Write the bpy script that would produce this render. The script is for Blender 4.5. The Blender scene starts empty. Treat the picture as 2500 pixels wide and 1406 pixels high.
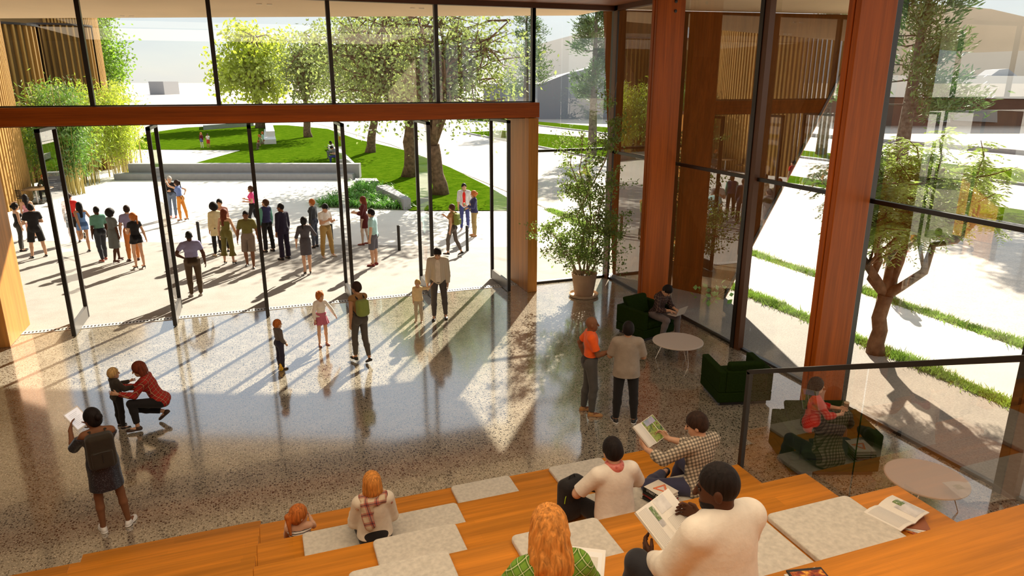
import bpy, math, random
import numpy as np
from mathutils import Vector, Matrix

# ------------------------------------------------------------------ camera, sky, sun, added fill lights, exposure
SC = bpy.context.scene
COL = SC.collection
W_, H_ = 2500., 1406.
FPX = 1722.; PITCH = math.radians(16.28); CAMH = 5.5; YAW = math.radians(19.9)
cam_d = bpy.data.cameras.new('camera'); cam = bpy.data.objects.new('camera', cam_d); COL.objects.link(cam)
cam_d.sensor_fit = 'HORIZONTAL'; cam_d.sensor_width = 36.0; cam_d.lens = 36.0 * FPX / W_
cam_d.clip_start = 0.05; cam_d.clip_end = 6000
cam.location = (0, 0, CAMH); cam.rotation_euler = (math.pi / 2 - PITCH, 0, -YAW)
SC.camera = cam

SUN_EL = math.radians(31.4); SUN_H = (0.553, 0.833)       # horizontal direction towards the sun
wd = bpy.data.worlds.new('sky'); SC.world = wd; wd.use_nodes = True
wn = wd.node_tree.nodes; wl = wd.node_tree.links
for n in list(wn): wn.remove(n)
sky = wn.new('ShaderNodeTexSky'); sky.sky_type = 'NISHITA'; sky.sun_disc = False
sky.sun_elevation = SUN_EL; sky.sun_rotation = math.atan2(SUN_H[0], SUN_H[1])
sky.air_density = 1.0; sky.dust_density = .4; sky.ozone_density = 2.0
tc = wn.new('ShaderNodeTexCoord'); cn = wn.new('ShaderNodeTexNoise'); cn.inputs['Scale'].default_value = 2.2
cn.inputs['Detail'].default_value = 6; cn.inputs['Roughness'].default_value = .6
mp = wn.new('ShaderNodeMapping'); mp.inputs['Scale'].default_value = (1, 1, 4.5)
cr = wn.new('ShaderNodeValToRGB'); cr.color_ramp.elements[0].position = .38; cr.color_ramp.elements[1].position = .66; cr.color_ramp.elements[0].color = (.8, .8, .8, 1)
mx = wn.new('ShaderNodeMixRGB'); mx.inputs[2].default_value = (4.7, 5.15, 5.4, 1)
sc_ = wn.new('ShaderNodeMath'); sc_.operation = 'MULTIPLY'; sc_.inputs[1].default_value = .95
bg = wn.new('ShaderNodeBackground'); bg.inputs[1].default_value = .175
wo = wn.new('ShaderNodeOutputWorld')
wl.new(tc.outputs['Generated'], mp.inputs[0]); wl.new(mp.outputs[0], cn.inputs['Vector'])
wl.new(cn.outputs[0], cr.inputs[0]); wl.new(cr.outputs[0], sc_.inputs[0]); wl.new(sc_.outputs[0], mx.inputs[0])
wl.new(sky.outputs[0], mx.inputs[1]); wl.new(mx.outputs[0], bg.inputs[0]); wl.new(bg.outputs[0], wo.inputs[0])

sd = bpy.data.lights.new('sun', 'SUN'); sun = bpy.data.objects.new('sun', sd); COL.objects.link(sun)
sd.energy = 15; sd.color = (1.0, .905, .74); sd.angle = math.radians(.6)
sdir = Vector((SUN_H[0] * math.cos(SUN_EL), SUN_H[1] * math.cos(SUN_EL), math.sin(SUN_EL)))
sun.rotation_euler = sdir.to_track_quat('Z', 'Y').to_euler(); sun.location = sdir * 60

def area(name, loc, size, energy, color):
    l = bpy.data.lights.new(name, 'AREA'); l.shape = 'RECTANGLE'; l.size, l.size_y = size
    l.energy = energy; l.color = color
    o = bpy.data.objects.new(name, l); COL.objects.link(o); o.location = loc
    return o
area('added_fill', (0.0, 2.6, 7.3), (13, 8), 620, (1, .80, .56))  # added warm fill brightening the seating steps; stands for no known fixture
area('added_fill', (1.0, 9.5, 7.25), (12, 3), 120, (1, .80, .56))  # weaker added fill over the stone floor beyond the steps

SC.view_settings.view_transform = 'Standard'; SC.view_settings.look = 'None'
SC.view_settings.exposure = 0.0; SC.view_settings.gamma = 1.0; SC.view_settings.use_curve_mapping = False
SC.cycles.max_bounces = 9; SC.cycles.diffuse_bounces = 4; SC.cycles.glossy_bounces = 4
SC.cycles.transmission_bounces = 4; SC.cycles.transparent_max_bounces = 24
SC.cycles.caustics_reflective = False; SC.cycles.caustics_refractive = False
SC.cycles.sample_clamp_indirect = 6.0

# ------------------------------------------------------------------ calibrated camera maths: pixel of the photo -> point of the place
_cp, _sp = math.cos(PITCH), math.sin(PITCH)
_fh = Vector((math.sin(YAW), math.cos(YAW), 0)); _R = Vector((math.cos(YAW), -math.sin(YAW), 0)); _U = Vector((0, 0, 1))
_F = _fh * _cp - _U * _sp; _UP = _fh * _sp + _U * _cp
def ray(px, py): return _F * FPX + _R * (px - 1250) - _UP * (py - 703)
def G(px, py, z=0.0):
    d = ray(px, py); return Vector((0, 0, CAMH)) + d * ((z - CAMH) / d.z)
def atY(px, py, Y):
    d = ray(px, py); return Vector((0, 0, CAMH)) + d * (Y / d.y)

# ------------------------------------------------------------------ materials
MATS = {}
def lin(r, g, b):
    f = lambda c: ((c / 255 + .055) / 1.055) ** 2.4 if c > 10 else c / 255 / 12.92
    return (f(r), f(g), f(b))
def nm(name):
    m = bpy.data.materials.new(name); m.use_nodes = True
    n = m.node_tree.nodes; l = m.node_tree.links
    b = n.get('Principled BSDF')
    return m, n, l, b
def coords(n, l, scale=(1, 1, 1), rot=(0, 0, 0)):
    t = n.new('ShaderNodeTexCoord'); p = n.new('ShaderNodeMapping')
    p.inputs['Scale'].default_value = scale; p.inputs['Rotation'].default_value = rot
    l.new(t.outputs['Object'], p.inputs[0]); return p.outputs[0]
def plain(name, c, rough=.6, metal=0, spec=.4, var=.0, vs=8., bump=0., bs=40., sheen=0., trans=0.):
    if name in MATS: return MATS[name]
    m, n, l, b = nm(name)
    b.inputs['Roughness'].default_value = rough; b.inputs['Metallic'].default_value = metal
    b.inputs['Specular IOR Level'].default_value = spec
    b.inputs['Base Color'].default_value = (*c, 1)
    if sheen: b.inputs['Sheen Weight'].default_value = sheen
    v = coords(n, l)
    if var:
        t = n.new('ShaderNodeTexNoise'); t.inputs['Scale'].default_value = vs; t.inputs['Detail'].default_value = 5
        l.new(v, t.inputs['Vector'])
        r = n.new('ShaderNodeValToRGB'); r.color_ramp.elements[0].position = .3; r.color_ramp.elements[1].position = .7
        r.color_ramp.elements[0].color = (*[x * (1 - var) for x in c], 1)
        r.color_ramp.elements[1].color = (*[min(1, x * (1 + var)) for x in c], 1)
        l.new(t.outputs[0], r.inputs[0]); l.new(r.outputs[0], b.inputs['Base Color'])
    if bump:
        t2 = n.new('ShaderNodeTexNoise'); t2.inputs['Scale'].default_value = bs; t2.inputs['Detail'].default_value = 3
        l.new(v, t2.inputs['Vector']); bp = n.new('ShaderNodeBump'); bp.inputs['Strength'].default_value = bump
        bp.inputs['Distance'].default_value = .01
        l.new(t2.outputs[0], bp.inputs['Height']); l.new(bp.outputs[0], b.inputs['Normal'])
    MATS[name] = m; return m
def wood(name, c, axis=2, rough=.42, dark=.72, scale=1., plank=None):
    if name in MATS: return MATS[name]
    m, n, l, b = nm(name)
    s = [22, 22, 22]; s[axis] = .9
    v = coords(n, l, tuple(x * scale for x in s))
    t = n.new('ShaderNodeTexNoise'); t.inputs['Scale'].default_value = 1; t.inputs['Detail'].default_value = 6
    t.inputs['Roughness'].default_value = .62; t.inputs['Distortion'].default_value = .35
    l.new(v, t.inputs['Vector'])
    r = n.new('ShaderNodeValToRGB'); r.color_ramp.elements[0].position = .28; r.color_ramp.elements[1].position = .74
    r.color_ramp.elements[0].color = (*[x * dark for x in c], 1); r.color_ramp.elements[1].color = (*[min(1, x * 1.22) for x in c], 1)
    l.new(t.outputs[0], r.inputs[0]); out = r.outputs[0]
    # laminations
    s2 = [5.5, 5.5, 5.5]; s2[axis] = .12
    v2 = coords(n, l, tuple(s2)); t2 = n.new('ShaderNodeTexNoise'); t2.inputs['Scale'].default_value = 1; t2.inputs['Detail'].default_value = 1
    l.new(v2, t2.inputs['Vector'])
    r2 = n.new('ShaderNodeValToRGB'); r2.color_ramp.elements[0].position = .35; r2.color_ramp.elements[1].position = .65
    r2.color_ramp.elements[0].color = (.82, .82, .82, 1); r2.color_ramp.elements[1].color = (1.08, 1.05, 1.0, 1)
    l.new(t2.outputs[0], r2.inputs[0])
    x = n.new('ShaderNodeMixRGB'); x.blend_type = 'MULTIPLY'; x.inputs[0].default_value = 1
    l.new(out, x.inputs[1]); l.new(r2.outputs[0], x.inputs[2]); out = x.outputs[0]
    if plank:
        v3 = coords(n, l, (1, 1, 1), (0, 0, plank[2]))
        br = n.new('ShaderNodeTexBrick'); br.inputs['Scale'].default_value = 1.0
        br.inputs['Brick Width'].default_value = plank[0]; br.inputs['Row Height'].default_value = plank[1]
        br.inputs['Mortar Size'].default_value = .0006; br.inputs['Bias'].default_value = 0
        br.inputs['Color1'].default_value = (.93, .93, .93, 1); br.inputs['Color2'].default_value = (1.1, 1.07, 1.02, 1)
        br.inputs['Mortar'].default_value = (.8, .75, .7, 1)
        l.new(v3, br.inputs['Vector'])
        x2 = n.new('ShaderNodeMixRGB'); x2.blend_type = 'MULTIPLY'; x2.inputs[0].default_value = 1
        l.new(out, x2.inputs[1]); l.new(br.outputs[0], x2.inputs[2]); out = x2.outputs[0]
    l.new(out, b.inputs['Base Color']); b.inputs['Roughness'].default_value = rough
    b.inputs['Specular IOR Level'].default_value = .22
    MATS[name] = m; return m
def terrazzo(name, c, chip, rough=.17):
    m, n, l, b = nm(name)
    v = coords(n, l)
    def chips(scale, thr, seedoff, keep):
        vo = n.new('ShaderNodeTexVoronoi'); vo.inputs['Scale'].default_value = scale; vo.inputs['Randomness'].default_value = 1
        l.new(v, vo.inputs['Vector'])
        # distort edges
        a = n.new('ShaderNodeMath'); a.operation = 'LESS_THAN'; a.inputs[1].default_value = thr
        l.new(vo.outputs['Distance'], a.inputs[0])
        s = n.new('ShaderNodeSeparateColor'); l.new(vo.outputs['Color'], s.inputs[0])
        g = n.new('ShaderNodeMath'); g.operation = 'LESS_THAN'; g.inputs[1].default_value = keep
        l.new(s.outputs[seedoff], g.inputs[0])
        mm = n.new('ShaderNodeMath'); mm.operation = 'MULTIPLY'; l.new(a.outputs[0], mm.inputs[0]); l.new(g.outputs[0], mm.inputs[1])
        return mm.outputs[0]
    t = n.new('ShaderNodeTexNoise'); t.inputs['Scale'].default_value = 3.0; t.inputs['Detail'].default_value = 8; l.new(v, t.inputs['Vector'])
    r = n.new('ShaderNodeValToRGB'); r.color_ramp.elements[0].position = .3; r.color_ramp.elements[1].position = .7
    r.color_ramp.elements[0].color = (*[x * .8 for x in c], 1); r.color_ramp.elements[1].color = (*[x * 1.2 for x in c], 1)
    l.new(t.outputs[0], r.inputs[0]); out = r.outputs[0]
    for sc, th, so, kp, cc in ((30, .42, 0, .42, chip), (62, .4, 1, .35, tuple(x * 1.3 for x in chip)), (48, .34, 2, .12, tuple(min(1, x * 1.9) for x in c))):
        f = chips(sc, th, so, kp); x = n.new('ShaderNodeMixRGB'); x.inputs[2].default_value = (*cc, 1)
        l.new(f, x.inputs[0]); l.new(out, x.inputs[1]); out = x.outputs[0]
    l.new(out, b.inputs['Base Color']); b.inputs['Roughness'].default_value = rough
    b.inputs['Specular IOR Level'].default_value = .6
    b.inputs['Coat Weight'].default_value = 1; b.inputs['Coat IOR'].default_value = 2.7; b.inputs['Coat Roughness'].default_value = .09
    MATS[name] = m; return m
def ground(name, c1, c2, scale, rough=.8, bump=.3, bs=60, spk=None):
    m, n, l, b = nm(name); v = coords(n, l)
    t = n.new('ShaderNodeTexNoise'); t.inputs['Scale'].default_value = scale; t.inputs['Detail'].default_value = 9; t.inputs['Roughness'].default_value = .65
    l.new(v, t.inputs['Vector']); r = n.new('ShaderNodeValToRGB'); r.color_ramp.elements[0].position = .32; r.color_ramp.elements[1].position = .68
    r.color_ramp.elements[0].color = (*c1, 1); r.color_ramp.elements[1].color = (*c2, 1)
    l.new(t.outputs[0], r.inputs[0]); out = r.outputs[0]
    if spk:
        t3 = n.new('ShaderNodeTexNoise'); t3.inputs['Scale'].default_value = spk; t3.inputs['Detail'].default_value = 2
        l.new(v, t3.inputs['Vector']); r3 = n.new('ShaderNodeValToRGB'); r3.color_ramp.elements[0].position = .3; r3.color_ramp.elements[1].position = .7
        r3.color_ramp.elements[0].color = (.78, .78, .78, 1); r3.color_ramp.elements[1].color = (1.12, 1.12, 1.12, 1)
        l.new(t3.outputs[0], r3.inputs[0]); x = n.new('ShaderNodeMixRGB'); x.blend_type = 'MULTIPLY'; x.inputs[0].default_value = 1
        l.new(out, x.inputs[1]); l.new(r3.outputs[0], x.inputs[2]); out = x.outputs[0]
    l.new(out, b.inputs['Base Color']); b.inputs['Roughness'].default_value = rough; b.inputs['Specular IOR Level'].default_value = .25
    t2 = n.new('ShaderNodeTexNoise'); t2.inputs['Scale'].default_value = bs; l.new(v, t2.inputs['Vector'])
    bp = n.new('ShaderNodeBump'); bp.inputs['Strength'].default_value = bump; bp.inputs['Distance'].default_value = .02
    l.new(t2.outputs[0], bp.inputs['Height']); l.new(bp.outputs[0], b.inputs['Normal'])
    MATS[name] = m; return m
def leafmat(name, c, var=.35, trans=.45, vs=1.3):
    if name in MATS: return MATS[name]
    m, n, l, b = nm(name); n.remove(b); o = n['Material Output']; v = coords(n, l)
    t = n.new('ShaderNodeTexNoise'); t.inputs['Scale'].default_value = vs; t.inputs['Detail'].default_value = 6; l.new(v, t.inputs['Vector'])
    r = n.new('ShaderNodeValToRGB'); r.color_ramp.elements[0].position = .35; r.color_ramp.elements[1].position = .65
    r.color_ramp.elements[0].color = (*[x * (1 - var) for x in c], 1); r.color_ramp.elements[1].color = (*[min(1, x * (1 + var)) for x in c], 1)
    l.new(t.outputs[0], r.inputs[0])
    d = n.new('ShaderNodeBsdfDiffuse'); tr = n.new('ShaderNodeBsdfTranslucent'); gl = n.new('ShaderNodeBsdfGlossy'); gl.inputs['Roughness'].default_value = .4
    gl.inputs['Color'].default_value = (.9, .9, .9, 1)
    a = n.new('ShaderNodeMixShader'); a.inputs[0].default_value = trans; e = n.new('ShaderNodeMixShader'); e.inputs[0].default_value = .07
    l.new(r.outputs[0], d.inputs[0]); l.new(r.outputs[0], tr.inputs[0]); l.new(d.outputs[0], a.inputs[1]); l.new(tr.outputs[0], a.inputs[2])
    l.new(a.outputs[0], e.inputs[1]); l.new(gl.outputs[0], e.inputs[2]); l.new(e.outputs[0], o.inputs[0])
    MATS[name] = m; return m
def glass(name, tint=(.97, .96, .93), k=1.5, add=.01):
    m, n, l, b = nm(name); n.remove(b); o = n['Material Output']
    g = n.new('ShaderNodeNewGeometry'); d = n.new('ShaderNodeVectorMath'); d.operation = 'DOT_PRODUCT'
    l.new(g.outputs['Incoming'], d.inputs[0]); l.new(g.outputs['Normal'], d.inputs[1])
    ab = n.new('ShaderNodeMath'); ab.operation = 'ABSOLUTE'; l.new(d.outputs['Value'], ab.inputs[0])
    om = n.new('ShaderNodeMath'); om.operation = 'SUBTRACT'; om.inputs[0].default_value = 1; l.new(ab.outputs[0], om.inputs[1])
    pw = n.new('ShaderNodeMath'); pw.operation = 'POWER'; pw.inputs[1].default_value = 5; l.new(om.outputs[0], pw.inputs[0])
    mu = n.new('ShaderNodeMath'); mu.operation = 'MULTIPLY_ADD'; mu.inputs[1].default_value = .95 - add; mu.inputs[2].default_value = .042 * k + add; mu.use_clamp = True
    tr = n.new('ShaderNodeBsdfTransparent'); tr.inputs[0].default_value = (*tint, 1)
    gl = n.new('ShaderNodeBsdfGlossy'); gl.inputs['Roughness'].default_value = .0; gl.inputs['Color'].default_value = (1, 1, 1, 1)
    x = n.new('ShaderNodeMixShader'); l.new(pw.outputs[0], mu.inputs[0]); l.new(mu.outputs[0], x.inputs[0])
    l.new(tr.outputs[0], x.inputs[1]); l.new(gl.outputs[0], x.inputs[2]); l.new(x.outputs[0], o.inputs[0])
    MATS[name] = m; return m

M_FLOOR = terrazzo('terrazzo_polished', (.34, .295, .22), (.022, .017, .013))
M_STEP = wood('oak_terrace', (.56, .21, .020), 0, .38, .78, 1., (1.7, .1475, 0))
M_COL = wood('glulam_column', (.40, .088, .004), 2, .4, .7)
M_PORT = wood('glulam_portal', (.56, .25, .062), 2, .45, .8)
M_BEAM = wood('glulam_beam', (.42, .09, .004), 0, .4, .7)
M_CEIL = wood('timber_ceiling', (.22, .07, .02), 1, .5, .8)
M_FIN = wood('timber_fin', (.20, .075, .015), 2, .5, .75)
M_BLK = plain('black_metal', (.012, .009, .007), .38, 0, .5)
M_BRN = plain('brown_frame', (.10, .036, .012), .45)
M_GLS = glass('facade_glass', (.97, .955, .93), 2.2, .02)
M_GLS2 = glass('side_glass', (.98, .955, .92), 4.2, .02)
M_GLB = glass('balustrade_glass', (.96, .88, .80), 2.4, .04)
M_GLD = glass('door_glass', (.94, .94, .93), 1.6, .03)
M_SOF = plain('soffit_plaster', (.66, .50, .33), .9, 0, .1, .05, .4)
M_PLAZA = ground('plaza_concrete', (.66, .635, .58), (.76, .735, .68), .6, .75, .1, 30)
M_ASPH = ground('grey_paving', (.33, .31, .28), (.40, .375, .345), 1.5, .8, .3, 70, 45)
M_ROAD = ground('light_asphalt', (.52, .48, .44), (.62, .58, .53), 2.5, .85, .4, 60, 22)
M_WALK = ground('pale_walkway', (.66, .64, .60), (.74, .72, .68), .8, .8, .15, 40)
M_LAWN = ground('lawn_grass', (.032, .080, .002), (.078, .135, .006), 1.6, .95, .9, 14, 9)
M_LAWN.node_tree.nodes['Principled BSDF'].inputs['Specular IOR Level'].default_value = .0
M_LAND = ground('far_ground', (.62, .56, .50), (.76, .71, .65), .05, .95, .1, 3)
M_CONC = plain('bench_concrete', (.30, .30, .31), .75, 0, .3, .06, 4, .1, 60)
M_CONCL = plain('pale_concrete', (.66, .65, .64), .75, 0, .3, .05, 3)
M_STRIP = ground('strip_soil', (.10, .15, .02), (.20, .26, .05), 3, .95, .8, 20, 14)

# ------------------------------------------------------------------ mesh helpers
def fastmesh(name, V, F, smooth=True):
    """V (n,3) float, F list/array of equal-length or mixed polygons"""
    me = bpy.data.meshes.new(name); V = np.asarray(V, np.float32)
    if isinstance(F, np.ndarray):
        k = F.shape[1]; nf = len(F); idx = F.reshape(-1).astype(np.int32); st = np.arange(0, nf * k, k, dtype=np.int32)
    else:
        ls = np.array([len(f) for f in F], np.int32); nf = len(F); idx = np.array([i for f in F for i in f], np.int32)
        st = np.concatenate([[0], np.cumsum(ls)[:-1]]).astype(np.int32) if nf else np.zeros(0, np.int32)
    me.vertices.add(len(V)); me.vertices.foreach_set('co', V.reshape(-1))
    me.loops.add(len(idx)); me.loops.foreach_set('vertex_index', idx)
    me.polygons.add(nf); me.polygons.foreach_set('loop_start', st)
    me.polygons.foreach_set('use_smooth', np.full(nf, smooth, dtype=bool))
    me.update(calc_edges=True); return me
def link(name, me, mat=None, parent=None, kind=None):
    o = bpy.data.objects.new(name, me); COL.objects.link(o)
    if mat is not None: me.materials.append(mat)
    if parent is not None: o.parent = parent
    if kind: o['kind'] = kind
    return o
def tag(o, label, cat, group=None):
    o['label'] = label; o['category'] = cat
    if group: o['group'] = group
    return o
def empty(name, loc=(0, 0, 0), rz=0.):
    o = bpy.data.objects.new(name, None); COL.objects.link(o); o.location = loc; o.rotation_euler = (0, 0, rz); o.empty_display_size = .1
    return o
class MB:
    def __init__(s): s.v = []; s.f = []
    def box(s, x0, x1, y0, y1, z0, z1):
        b = len(s.v); s.v += [(x0, y0, z0), (x1, y0, z0), (x1, y1, z0), (x0, y1, z0), (x0, y0, z1), (x1, y0, z1), (x1, y1, z1), (x0, y1, z1)]
        s.f += [tuple(b + i for i in q) for q in ((0, 3, 2, 1), (4, 5, 6, 7), (0, 1, 5, 4), (1, 2, 6, 5), (2, 3, 7, 6), (3, 0, 4, 7))]; return s
    def hexa(s, bot, top):
        b = len(s.v); s.v += [tuple(p) for p in bot] + [tuple(p) for p in top]; n = len(bot)
        s.f.append(tuple(b + i for i in reversed(range(n)))); s.f.append(tuple(b + n + i for i in range(n)))
        for i in range(n): j = (i + 1) % n; s.f.append((b + i, b + j, b + n + j, b + n + i))
        return s
    def prism(s, poly, z0, z1): return s.hexa([(p[0], p[1], z0) for p in poly], [(p[0], p[1], z1) for p in poly])
    def bar(s, a, b_, w, h=None, up=(0, 0, 1)):
        a = Vector(a); b_ = Vector(b_); h = h or w; d = (b_ - a).normalized(); u = Vector(up)
        if abs(d.dot(u)) > .95: u = Vector((1, 0, 0))
        r = d.cross(u).normalized(); u = r.cross(d)
        c = lambda p: [p - r * w / 2 - u * h / 2, p + r * w / 2 - u * h / 2, p + r * w / 2 + u * h / 2, p - r * w / 2 + u * h / 2]
        return s.hexa(c(a), c(b_))
    def tube(s, pts, rad, n=8, cap=True):
        pts = [Vector(p) for p in pts]; b = len(s.v); m = len(pts); prev = None
        for i, p in enumerate(pts):
            d = (pts[min(i + 1, m - 1)] - pts[max(i - 1, 0)]).normalized()
            if prev is None:
                u = Vector((0, 0, 1)) if abs(d.z) < .9 else Vector((1, 0, 0)); r = d.cross(u).normalized()
            else: r = (prev - d * prev.dot(d)).normalized()
            prev = r; u = d.cross(r); rr = rad[i] if hasattr(rad, '__len__') else rad
            for k in range(n):
                a = 2 * math.pi * k / n; s.v.append(tuple(p + (r * math.cos(a) + u * math.sin(a)) * rr))
        for i in range(m - 1):
            for k in range(n):
                q = (k + 1) % n; s.f.append((b + i * n + k, b + i * n + q, b + (i + 1) * n + q, b + (i + 1) * n + k))
        if cap: s.f.append(tuple(b + k for k in reversed(range(n)))); s.f.append(tuple(b + (m - 1) * n + k for k in range(n)))
        return s
    def lathe(s, prof, n=32, c=(0, 0, 0)):
        b = len(s.v)
        for r, z in prof:
            for k in range(n): a = 2 * math.pi * k / n; s.v.append((c[0] + r * math.cos(a), c[1] + r * math.sin(a), c[2] + z))
        for i in range(len(prof) - 1):
            for k in range(n): q = (k + 1) % n; s.f.append((b + i * n + k, b + i * n + q, b + (i + 1) * n + q, b + (i + 1) * n + k))
        s.f.append(tuple(b + k for k in reversed(range(n)))); s.f.append(tuple(b + (len(prof) - 1) * n + k for k in range(n)))
        return s
    def build(s, name, mat, parent=None, kind=None, smooth=False, bevel=0., seg=2):
        me = fastmesh(name, s.v, s.f, smooth); o = link(name, me, mat, parent, kind)
        if bevel:
            m = o.modifiers.new('bevel', 'BEVEL'); m.width = bevel; m.segments = seg; m.limit_method = 'ANGLE'; m.angle_limit = math.radians(40)
        return o
def autosmooth(o, ang=40):
    me = o.data
    try: me.set_sharp_from_angle(angle=math.radians(ang))
    except Exception: pass
    return o

# ================================================================== THE HALL
FY = 17.92          # plane of the entrance facade
FX = 9.45           # plane of the side facade
CZ = 7.42           # ceiling
MB().box(-14, FX + .1, -6, FY, -.3, 0).build('floor', M_FLOOR, kind='structure')
MB().box(-14, FX - .05, -6, FY - .02, CZ, CZ + .06).build('ceiling', M_CEIL, kind='structure')
MB().box(-14, FX, -6.2, -6, 0, CZ).build('wall_back', plain('wall_paint', (.55, .47, .38), .9), kind='structure')
MB().box(-14.2, -14, -6, FY, 0, CZ).build('wall_left', plain('wall_paint', (.55, .47, .38), .9), kind='structure')
# roof slab with the overhanging soffit (edge runs diagonally over the plaza)
ed = lambda x: 25.77 - .425 * x
T0 = G(1473, 24, 7.42); T1 = G(2130, 38, 7.0)
roof = MB(); roof.prism([(-30, FY - .0), (9.9, FY), (9.98, T0.y), (9.98, 21.53), (-30, ed(-30))], 7.5, 8.3)
roof.prism([(-30, -8), (9.9, -8), (9.9, FY), (-30, FY)], CZ + .06, 8.3)
roof.build('ceiling_soffit', M_SOF, kind='structure')
P2 = G(2172, -40, 6.95)
wing = MB(); wing.hexa([(9.4, FY + .1, 7.44), (9.98, T0.y, 7.44), (T1.x, T1.y, 7.02), (P2.x, P2.y, 7.02), (9.5, 8.2, 7.44)],
                       [(9.4, FY + .1, 7.9), (9.98, T0.y, 7.9), (T1.x, T1.y, 7.3), (P2.x, P2.y, 7.3), (9.5, 8.2, 7.9)])
wing.build('ceiling_overhang', M_SOF, kind='structure')
# leaning timber fin outside the corner
B0 = Vector((9.72, 18.05, 0)); B1 = G(1765, 730)
nx = Vector((.9, .45, 0)).normalized() * .16
fin = MB(); fin.hexa([B0, B1, B1 + nx, B0 + nx], [Vector((T0.x, T0.y, 7.43)), Vector((T1.x, T1.y, 7.01)), Vector((T1.x, T1.y, 7.01)) + nx, Vector((T0.x, T0.y, 7.43)) + nx])
fin.build('wall_leaning_fin', M_FIN, kind='structure')
MB().bar(B1 - nx * .1, Vector((T1.x, T1.y, 7.0)) - nx * .1, .05, .05).build('trim_1', M_BLK, kind='structure')
# little downlight pairs in the soffit
k = 0
for px, py, wh in ((645, 10, 'above the third upper window'), (1018, 20, 'above the fourth upper window'), (310, 39, 'above the second upper window')):
    p = G(px, py, 7.49)
    for dx in (-.13, .13):
        o = MB().box(p.x + dx - .07, p.x + dx + .07, p.y - .03, p.y + .03, 7.475, 7.5).build('recessed_downlight', plain('lamp_white', (.9, .85, .75), .5))
        tag(o, '%s slot light of the pair in the tan soffit %s' % ('left' if dx < 0 else 'right', wh), 'light')

# upper window band over the doors, and the two full-height bays to the corner
def window(n, mbf, panes, mat=M_BLK):
    f = mbf.build('window_%d' % n, mat, kind='structure')
    for p in panes:
        b = MB(); b.v = [tuple(q) for q in p]; b.f = [tuple(range(len(p)))]
        b.build('pane', M_GLS2 if n > 10 else M_GLS, f, kind='structure')
    return f
xs = [-13.4, -10.84, -8.28, -5.72, -3.155, -.625, 1.93, 4.49, 7.055, FX]
zb = 4.93
wi = 1
for a, b in zip(xs[:-1], xs[1:]):
    f = MB(); last = (b == FX)
    z0 = 0.0 if last else zb
    if b < FX: f.box(b - .045, b + .045, FY - .1, FY + .04, z0 if not last else 0, CZ - .02)
    f.box(a, b, FY - .06, FY + .02, z0, z0 + (.06 if last else .085))
    panes = []
    if last:
        f.box(a, b, FY - .05, FY + .03, 3.68, 3.75); f.box(a - .04, a + .03, FY - .1, FY + .04, 0, CZ - .02)
        panes = [[(a, FY, .05), (b, FY, .05), (b, FY, 3.7), (a, FY, 3.7)], [(a, FY, 3.72), (b, FY, 3.72), (b, FY, CZ), (a, FY, CZ)]]
    else:
        panes = [[(a, FY, z0 + .05), (b, FY, z0 + .05), (b, FY, CZ), (a, FY, CZ)]]
    window(wi, f, panes); wi += 1
# side panes beyond the left portal column
f = MB(); f.box(-14, -5.7, FY - .06, FY + .02, 0, .08); f.box(-8.3, -8.24, FY - .1, FY + .04, 0, zb)
window(wi, f, [[(-14, FY, .05), (-5.7, FY, .05), (-5.7, FY, zb), (-14, FY, zb)]]); wi += 1
# corner post and brown top rails
MB().box(FX - .12, FX + .02, FY - .12, FY + .03, 0, CZ).build('trim_2', M_BLK, kind='structure')
MB().box(-14, FX, FY - .14, FY + .02, CZ - .12, CZ + .02).box(FX - .14, FX + .02, -6, FY, CZ - .12, CZ + .02).build('trim_3', M_BRN, kind='structure')
MB().box(FX - .14, FX - .12, FY - .3, FY - .12, 0, CZ).build('trim_4', M_BRN, kind='structure')
# side facade bays
ys = [FY, 14.78, 11.8, 8.82, 5.84, 2.86, -.12, -3.1, -6]
for i, (a, b) in enumerate(zip(ys[:-1], ys[1:])):
    f = MB(); f.box(FX - .15, FX + .03, b - .055, b + .055, 0, CZ - .02); f.box(FX - .05, FX + .02, b, a, 3.60, 3.67); f.box(FX - .06, FX + .02, b, a, 0, .05)
    window(wi, f, [[(FX, a, .05), (FX, b, .05), (FX, b, 3.63), (FX, a, 3.63)], [(FX, a, 3.65), (FX, b, 3.65), (FX, b, CZ), (FX, a, CZ)]]); wi += 1
MB().box(FX - .13, FX + .0, 11.6, 11.74, 0, CZ).box(FX - .13, FX, 5.62, 5.78, 0, CZ).build('trim_5', M_BRN, kind='structure')

# timber portal round the doors
def column(x0, x1, y0, y1, z1, label, bolts=()):
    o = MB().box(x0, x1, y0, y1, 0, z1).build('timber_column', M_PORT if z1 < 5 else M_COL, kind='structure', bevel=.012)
    for bz in bolts:
        bm = MB(); bm.lathe([(.035, 0), (.035, .012), (.02, .014)], 16); c = bm.build('bolt', M_BLK, o)
        c.rotation_euler = (math.pi / 2, 0, 0); c.location = ((x0 + x1) / 2 + .1, y0, bz)
    tag(o, label, 'column'); o['kind'] = 'structure'
    return o
column(6.66, 6.93, 17.14, 18.75, 4.62, 'glued timber column standing at the corner end of the door portal')
column(-5.62, -5.34, 17.12, 18.7, 4.55, 'glued timber column at the far end of the door portal, low part in sun')
for yy, lb in ((14.42, 'tall timber column by the armchair with the laptop user'), (8.70, 'tall timber column rising behind the glass balustrade')):
    column(8.60, 9.31, yy, yy + .10, CZ, lb, (7.0, 7.2) if yy > 10 else ())
    column(8.60, 9.31, yy + .12, yy + .24, CZ, lb.replace('tall', 'far half of the tall'), ())
MB().box(-14, 6.95, 17.14, 17.42, 4.63, 5.0).build('trim_6', M_BEAM, kind='structure', bevel=.01)
MB().box(-14, 6.95, 17.42, FY + .75, 4.60, 4.66).build('ceiling_door_head', M_BRN, kind='structure')

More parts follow.
